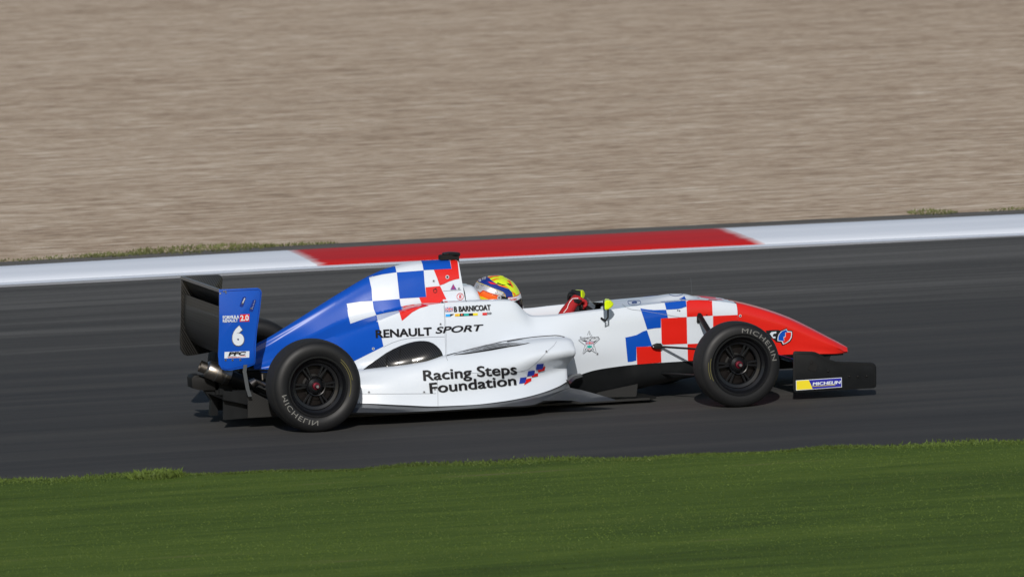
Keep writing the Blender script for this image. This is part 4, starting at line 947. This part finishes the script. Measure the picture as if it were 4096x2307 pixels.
# ------------------------------------------------------------------ camera bracket, aerial, mirrors, screen
bm = bmesh.new()
def z7(*P): return [(1700+x/8.537, 970+y/8.537) for x, y in P]
plate(bm, z7((535, 600), (540, 460), (590, 430), (660, 430), (720, 418), (900, 430), (1100, 425), (1165, 470), (1172, 680), (1130, 640), (1060, 572)), -.028, .056)
cb = finish(bm, 'camera_bracket', RUB, car, smooth=False)
bm = bmesh.new(); plate(bm, rnd(z7((650, 385), (700, 360), (900, 330), (1190, 345), (1212, 380), (1200, 470), (1000, 465), (880, 425), (820, 392), (690, 395), (720, 425), (650, 420)), 3, 2), -.028, .055, .003); finish(bm, 'onboard_camera', DARK, car, angle=40)
bm = bmesh.new(); tube(bm, [W(2768, 1180, 0), W(2763, 1112, 0)], 0.0006, 5); finish(bm, 'aerial', GREY, car)
def z9(*P): return [(2200+x/8.06, 1130+y/8.06) for x, y in P]
def mirror_pod(side):
    if side < 0:     # near mirror: we see the side and back of its shell
        P = z9((1722, 535), (1840, 540), (1990, 625), (2000, 650), (1920, 740), (1850, 865), (1790, 868), (1735, 815), (1722, 700)); Yo, Yi = -.435, -.30
    bm = bmesh.new()
    # housing: glass frame (rear, upright plane) tapering to a smaller front
    c = W(*z9((1760, 690))[0], -.38) if side < 0 else W(*z9((860, 385))[0], .40)
    TH = Matrix.Rotation(math.radians(17*side), 3, 'Z')
    rt = lambda bm_: [setattr(v, 'co', c+TH @ (v.co-c)) for v in bm_.verts]
    wy, hz, dp = .105, .068, .058
    s = side
    rear = [(0, -wy/2, hz*.36), (0, wy/2, hz*.45), (0, wy/2, -hz*.55), (0, -wy/2, -hz*.5)]
    front = [(dp*.55, -wy*.36, hz*.40), (dp*.55, wy*.36, hz*.42), (dp*.55, wy*.36, -hz*.35), (dp*.55, -wy*.36, -hz*.42)]
    nose_ = [(dp, -wy*.12, hz*.05), (dp, wy*.12, hz*.05), (dp, wy*.12, -hz*.1), (dp, -wy*.12, -hz*.1)]
    R3 = [[bm.verts.new((c.x+p[0], c.y+p[1]*(-s), c.z+p[2])) for p in q] for q in (rear, front, nose_)]
    for a_, b_ in zip(R3, R3[1:]):
        for k in range(4): bm.faces.new([a_[k], a_[(k+1) % 4], b_[(k+1) % 4], b_[k]])
    bm.faces.new(R3[2]); bm.faces.new(R3[0][::-1])
    bmesh.ops.bevel(bm, geom=bm.edges[:], offset=.006, segments=2, affect='EDGES')
    rt(bm); o = finish(bm, 'mirror', YEL, car, angle=40)
    bm = bmesh.new(); box(bm, (c.x-.004, c.y, c.z-.004), (.006, wy*.98, hz*.97)); bmesh.ops.bevel(bm, geom=bm.edges[:], offset=.003, segments=1, affect='EDGES'); rt(bm); finish(bm, 'mirror_frame', RUB, o, angle=30)
    bm = bmesh.new(); box(bm, (c.x-.008, c.y, c.z-.004), (.003, wy*.88, hz*.84)); rt(bm); finish(bm, 'mirror_glass', MIRG, o, smooth=False)
    bm = bmesh.new(); yb = -.262*(-s) if s > 0 else -.262; yb = .262*s
    base = W(*z9((1660, 1165))[0], -.265)
    bx = base.x; bz = base.z
    tube(bm, [(bx, yb, bz), (bx+.015, yb+.04*s, bz-.010), (c.x+.010, c.y-.03*s, bz-.006), (c.x+.020, c.y, bz+.018), (c.x+.022, c.y, c.z-.02)], [.008, .0055, .0055, .0055, .0055], 10); finish(bm, 'mirror_arm', RUB, o)
    bm = bmesh.new(); bmesh.ops.create_uvsphere(bm, u_segments=12, v_segments=8, radius=.0105, matrix=Matrix.Translation((bx, yb, bz))); finish(bm, 'mirror_mount', RUB, o)
mirror_pod(-1); mirror_pod(1)
# small smoked screen ahead of the wheel
SCR = mat('clear_screen', (0.5, 0.55, 0.6), 0.1); SCR.node_tree.nodes['Principled BSDF'].inputs['Alpha'].default_value = 0.28
bm = bmesh.new(); rows = []
for k in range(13):
    t = -1+2*k/12; x = Xo+.01-.05*t*t; rows.append([Vector((x, .17*t, SL.fz(Xo)+.0+.018*(1-t*t))), Vector((x-.035, .16*t, SL.fz(Xo)+.045*(1-t*t*.6)+.012))])
add_grid(bm, rows); finish(bm, 'windscreen', SCR, car)
# steering wheel
sw = W(2322, 1222, -.10); scx = sw.x; scz = sw.z-.01
bm = bmesh.new(); P = []
for k in range(21):
    a = math.pi*2*k/20; y = .125*math.cos(a); z = .085*math.sin(a); P.append((scx-z*.25, y, scz+z*.95))
tube(bm, P, .013, 10, caps=False); box(bm, (scx+.01, 0, scz), (.03, .17, .07)); tube(bm, [(scx, 0, scz), (scx+.35, 0, scz-.12)], .018, 10)
finish(bm, 'steering_wheel', RUB, car, angle=50)

# ------------------------------------------------------------------ driver
man = bpy.data.objects.new('person', None); COL.objects.link(man); hc = W(1990, 1175, 0); man.location = (hc.x, 0, hc.z-.30)
man['label'] = 'driver in red overalls and a yellow, blue and orange helmet in the cockpit'; man['category'] = 'person'
bpy.context.view_layer.update()
def skin_body(name, verts, edges, radii, m, parent):
    me = bpy.data.meshes.new(name); me.from_pydata([tuple(v) for v in verts], edges, [])
    o = bpy.data.objects.new(name, me); COL.objects.link(o)
    sk = o.modifiers.new('Skin', 'SKIN'); ss = o.modifiers.new('Sub', 'SUBSURF'); ss.levels = 2; ss.render_levels = 2
    if not me.skin_vertices: bm_ = bmesh.new(); bm_.from_mesh(me); bm_.verts.layers.skin.verify(); bm_.to_mesh(me); bm_.free()
    for i, r in enumerate(radii): me.skin_vertices[0].data[i].radius = (r, r); 
    me.skin_vertices[0].data[0].use_root = True
    bpy.context.view_layer.update()
    nm = bpy.data.meshes.new_from_object(o.evaluated_get(bpy.context.evaluated_depsgraph_get())); nm.name = name
    bpy.data.objects.remove(o); nm.materials.clear(); nm.materials.append(m)
    for p in nm.polygons: p.use_smooth = True
    r = bpy.data.objects.new(name, nm); COL.objects.link(r)
    if parent: r.parent = parent; r.matrix_parent_inverse = parent.matrix_world.inverted()
    return r
VB, EB_, RB = [], [], []
def vadd(p, r, to=None):
    VB.append(Vector(p)); RB.append(r)
    if to is not None: EB_.append((to, len(VB)-1))
    return len(VB)-1
hx, hz = hc.x, hc.z
pel = vadd((hx+.42, 0, hz-.52), .13); wst = vadd((hx+.28, 0, hz-.44), .125, pel); chs = vadd((hx+.12, 0, hz-.32), .135, wst); nk = vadd((hx+.01, 0, hz-.17), .07, chs); vadd((hx, 0, hz-.08), .065, nk)
for s in (-1, 1):
    shd = vadd((hx+.05, .17*s, hz-.27), .065, chs)
    elb = vadd(W(2228, 1340, -.19) if s < 0 else Vector((W(2228, 1340, -.19).x, .19, W(2228, 1340, -.19).z)), .05, shd)
    mid = W(2266, 1247, -.155); wr = W(2294, 1204, -.125); hd = W(2315, 1199, -.12)
    f_ = lambda p: Vector((p.x, p.y if s < 0 else -p.y, p.z-(0 if s < 0 else .13)))
    m_ = vadd(f_(mid), .050, elb); w_ = vadd(f_(wr), .043, m_); h_ = vadd(f_(hd), .038, w_)
    # fingers curled round the rim, thumb inside
    for k, (dy, ln) in enumerate(((-.028, .9), (-.010, 1.0), (.010, .95), (.028, .8))):
        b0 = f_(hd)+Vector((.012, dy*s*-1, .002-.006*k)); 
        a1 = vadd(b0, .013, h_); a2 = vadd(b0+Vector((.028*ln, 0, -.012)), .0115, a1); a3 = vadd(b0+Vector((.030*ln, 0, -.040*ln)), .011, a2); vadd(b0+Vector((.008, 0, -.052*ln)), .0095, a3)
    t0 = vadd(f_(wr)+Vector((.012, .022*(-s), -.022)), .015, w_); vadd(f_(wr)+Vector((.034, .030*(-s), -.034)), .012, t0)
    hip = vadd((hx+.46, .10*s, hz-.52), .09, pel); kn = vadd((hx+.90, .10*s, hz-.30), .06, hip); an = vadd((hx+1.30, .09*s, hz-.42), .04, kn); vadd((hx+1.40, .09*s, hz-.36), .035, an)
drv = skin_body('race_suit', VB, EB_, RB, SUIT, man)
bpy.context.view_layer.update()
DR = BVHTree.FromPolygons([drv.matrix_world @ v.co for v in drv.data.vertices], [list(p.vertices) for p in drv.data.polygons])
decal('piping', polyl(z9((440, 975), (500, 900), (560, 820), (585, 740), (640, 630), (735, 525), (800, 515), (905, 512)), 2.2), PIPE, DR, drv, step=6, off=.003)
decal('glove_palm', [z9((745, 545), (900, 530), (1020, 560), (1040, 640), (900, 680), (780, 640))], RUB, DR, drv, step=6, off=.002)
for o in drv.children: o.matrix_parent_inverse = drv.matrix_world.inverted()
# helmet
bm = bmesh.new()
lev = [(1102, 1975, 1999), (1103.5, 1957, 2006), (1109, 1938, 2016), (1121, 1913, 2038), (1137, 1902, 2056), (1158, 1894, 2070), (1177, 1897, 2079), (1196, 1903, 2083), (1212, 1909, 2086), (1229, 1918, 2089), (1243, 1930, 2087), (1258, 1944, 2080)]
rows = []
K = 40
for j, (py, xb_, xf_) in enumerate(lev):
    pb = W(xb_, py, 0); pf = W(xf_, py, 0); cx_ = (pb.x+pf.x)/2; a_ = (pf.x-pb.x)/2; z_ = W((xb_+xf_)/2, py, 0).z
    b_ = min(a_*.84, .125)
    ring = []
    for k in range(K):
        t = 2*math.pi*k/K; ct, st = math.cos(t), math.sin(t)
        ring.append(Vector((cx_+a_*math.copysign(abs(ct)**.92, ct), b_*math.copysign(abs(st)**.92, st), z_+ct*0.0)))
    rows.append(ring)
RW = []
for k in range(K): RW.append(cr([rows[j][k] for j in range(len(rows))], 3))
RW.append(RW[0]); add_grid(bm, RW)
bmesh.ops.remove_doubles(bm, verts=bm.verts, dist=.0005); bmesh.ops.holes_fill(bm, edges=bm.edges[:], sides=60)
hel = finish(bm, 'helmet', ORG, man, angle=80); hel.matrix_parent_inverse = man.matrix_world.inverted()
bpy.context.view_layer.update()
HB = BVHTree.FromPolygons([hel.matrix_world @ v.co for v in hel.data.vertices], [list(p.vertices) for p in hel.data.polygons])
SILV = mat('silver_flake', (0.62, 0.63, 0.66), 0.25, metal=0.5, coat=0.5, noise=(90, 0.45))
HY = mat('helmet_yellow', (0.62, 0.80, 0.02), 0.25, coat=0.5)
def Dh(P, m, off=.0015): 
    o = decal('helmet_paint', [P], m, HB, hel, step=4, off=off, maxj=.2)
    return o
Dh(h1((640, 200), (700, 170), (800, 160), (900, 170), (1000, 220), (1100, 320), (1160, 410), (1185, 490), (1150, 505), (1075, 535), (1062, 470), (1000, 410), (900, 385), (780, 330), (700, 262)), HY)
Dh(h1((440, 260), (470, 215), (560, 190), (640, 190), (700, 260), (800, 325), (900, 378), (1000, 408), (1055, 468), (1072, 542), (942, 548), (935, 500), (900, 462), (760, 412), (620, 352), (520, 312), (465, 291)), NAVY, .002)
Dh(h1((425, 300), (465, 291), (620, 352), (760, 412), (900, 462), (944, 540), (860, 520), (700, 480), (570, 432), (530, 470), (470, 440), (400, 400), (395, 370)), SILV, .0025)
Dh(h1((640, 218), (700, 196), (800, 190), (870, 200), (800, 205), (740, 208), (680, 232)), ORG, .003)
Dh(h1((700, 262), (790, 232), (860, 240), (790, 250), (740, 275)), ORG, .003)
Dh(h1((640, 285), (720, 300), (790, 322), (780, 335), (700, 325)), RED, .003)
Dh(h1((780, 335), (880, 372), (1000, 398), (1060, 450), (1120, 500), (1090, 520), (1050, 440), (960, 370), (900, 355)), ORG, .0035)
Dh(h1((960, 265), (1020, 270), (1060, 340), (1080, 390), (1040, 370), (1000, 300)), ORG, .003)
Dh(h1((960, 310), (1030, 330), (1050, 365), (1000, 345)), BLACK, .0035); Dh(h1((810, 300), (880, 330), (960, 350), (900, 352), (800, 322)), BLACK, .003)
Dh(h1((820, 215), (850, 185), (900, 195), (960, 245), (900, 225)), YEL, .0032)
Dh(h1((440, 500), (560, 540), (700, 600), (800, 610), (700, 640), (560, 615), (450, 570)), MYEL, .002)
Dh(h1((470, 560), (600, 600), (640, 625), (500, 640)), SILV, .003)
Dh(h1((810, 530), (860, 520), (985, 548), (985, 602), (815, 602)), BLACK, .004)
Dh(disc(*h1((838, 553))[0], 8), LGREY, .006); Dh(disc(*h1((838, 553))[0], 4.5), GREY, .007)
Dh(h1((985, 560), (1100, 543), (1150, 525), (1190, 490), (1210, 560), (1160, 592), (1090, 618), (980, 612)), WHITE, .005)
Dh(h1((1090, 618), (1160, 592), (1208, 560), (1245, 640), (1245, 760), (1200, 770), (1140, 690)), VISOR, .0045)
a, b = h1((1007, 612), (1128, 590)); lettering('fortec', a, b, 9.5, RED, bvh=HB, parent=hel, step=6, off=.007, bold=.02, shear=.2)
a, b = h1((485, 240), (520, 290)); lettering('app', a, b, 9, WHITE, bvh=HB, parent=hel, step=6, off=.004, bold=.02)
a, b = h1((560, 262), (625, 245)); lettering('RSF', a, b, 10, LGREY, bvh=HB, parent=hel, step=6, off=.004, bold=.02)
for c_, r_ in (((480, 375), 5), ((690, 430), 4), ((790, 460), 5), ((560, 350), 4), ((905, 505), 3.5)):
    P = disc(*h1(c_)[0], r_, 10); decal('helmet_paint', polyl(P+[P[0]], 1.3), GREY, HB, hel, step=6, off=.0045)
P = h1((520, 470), (570, 432), (700, 480), (815, 530)); decal('helmet_paint', polyl(P, 1.6), RED, HB, hel, step=6, off=.004)
P = h1((465, 291), (620, 352), (760, 412), (900, 462), (935, 500), (944, 545)); decal('helmet_paint', polyl(P, 1.2), MYEL, HB, hel, step=6, off=.005)
for o in hel.children:
    if o.parent == hel: o.matrix_parent_inverse = hel.matrix_world.inverted()
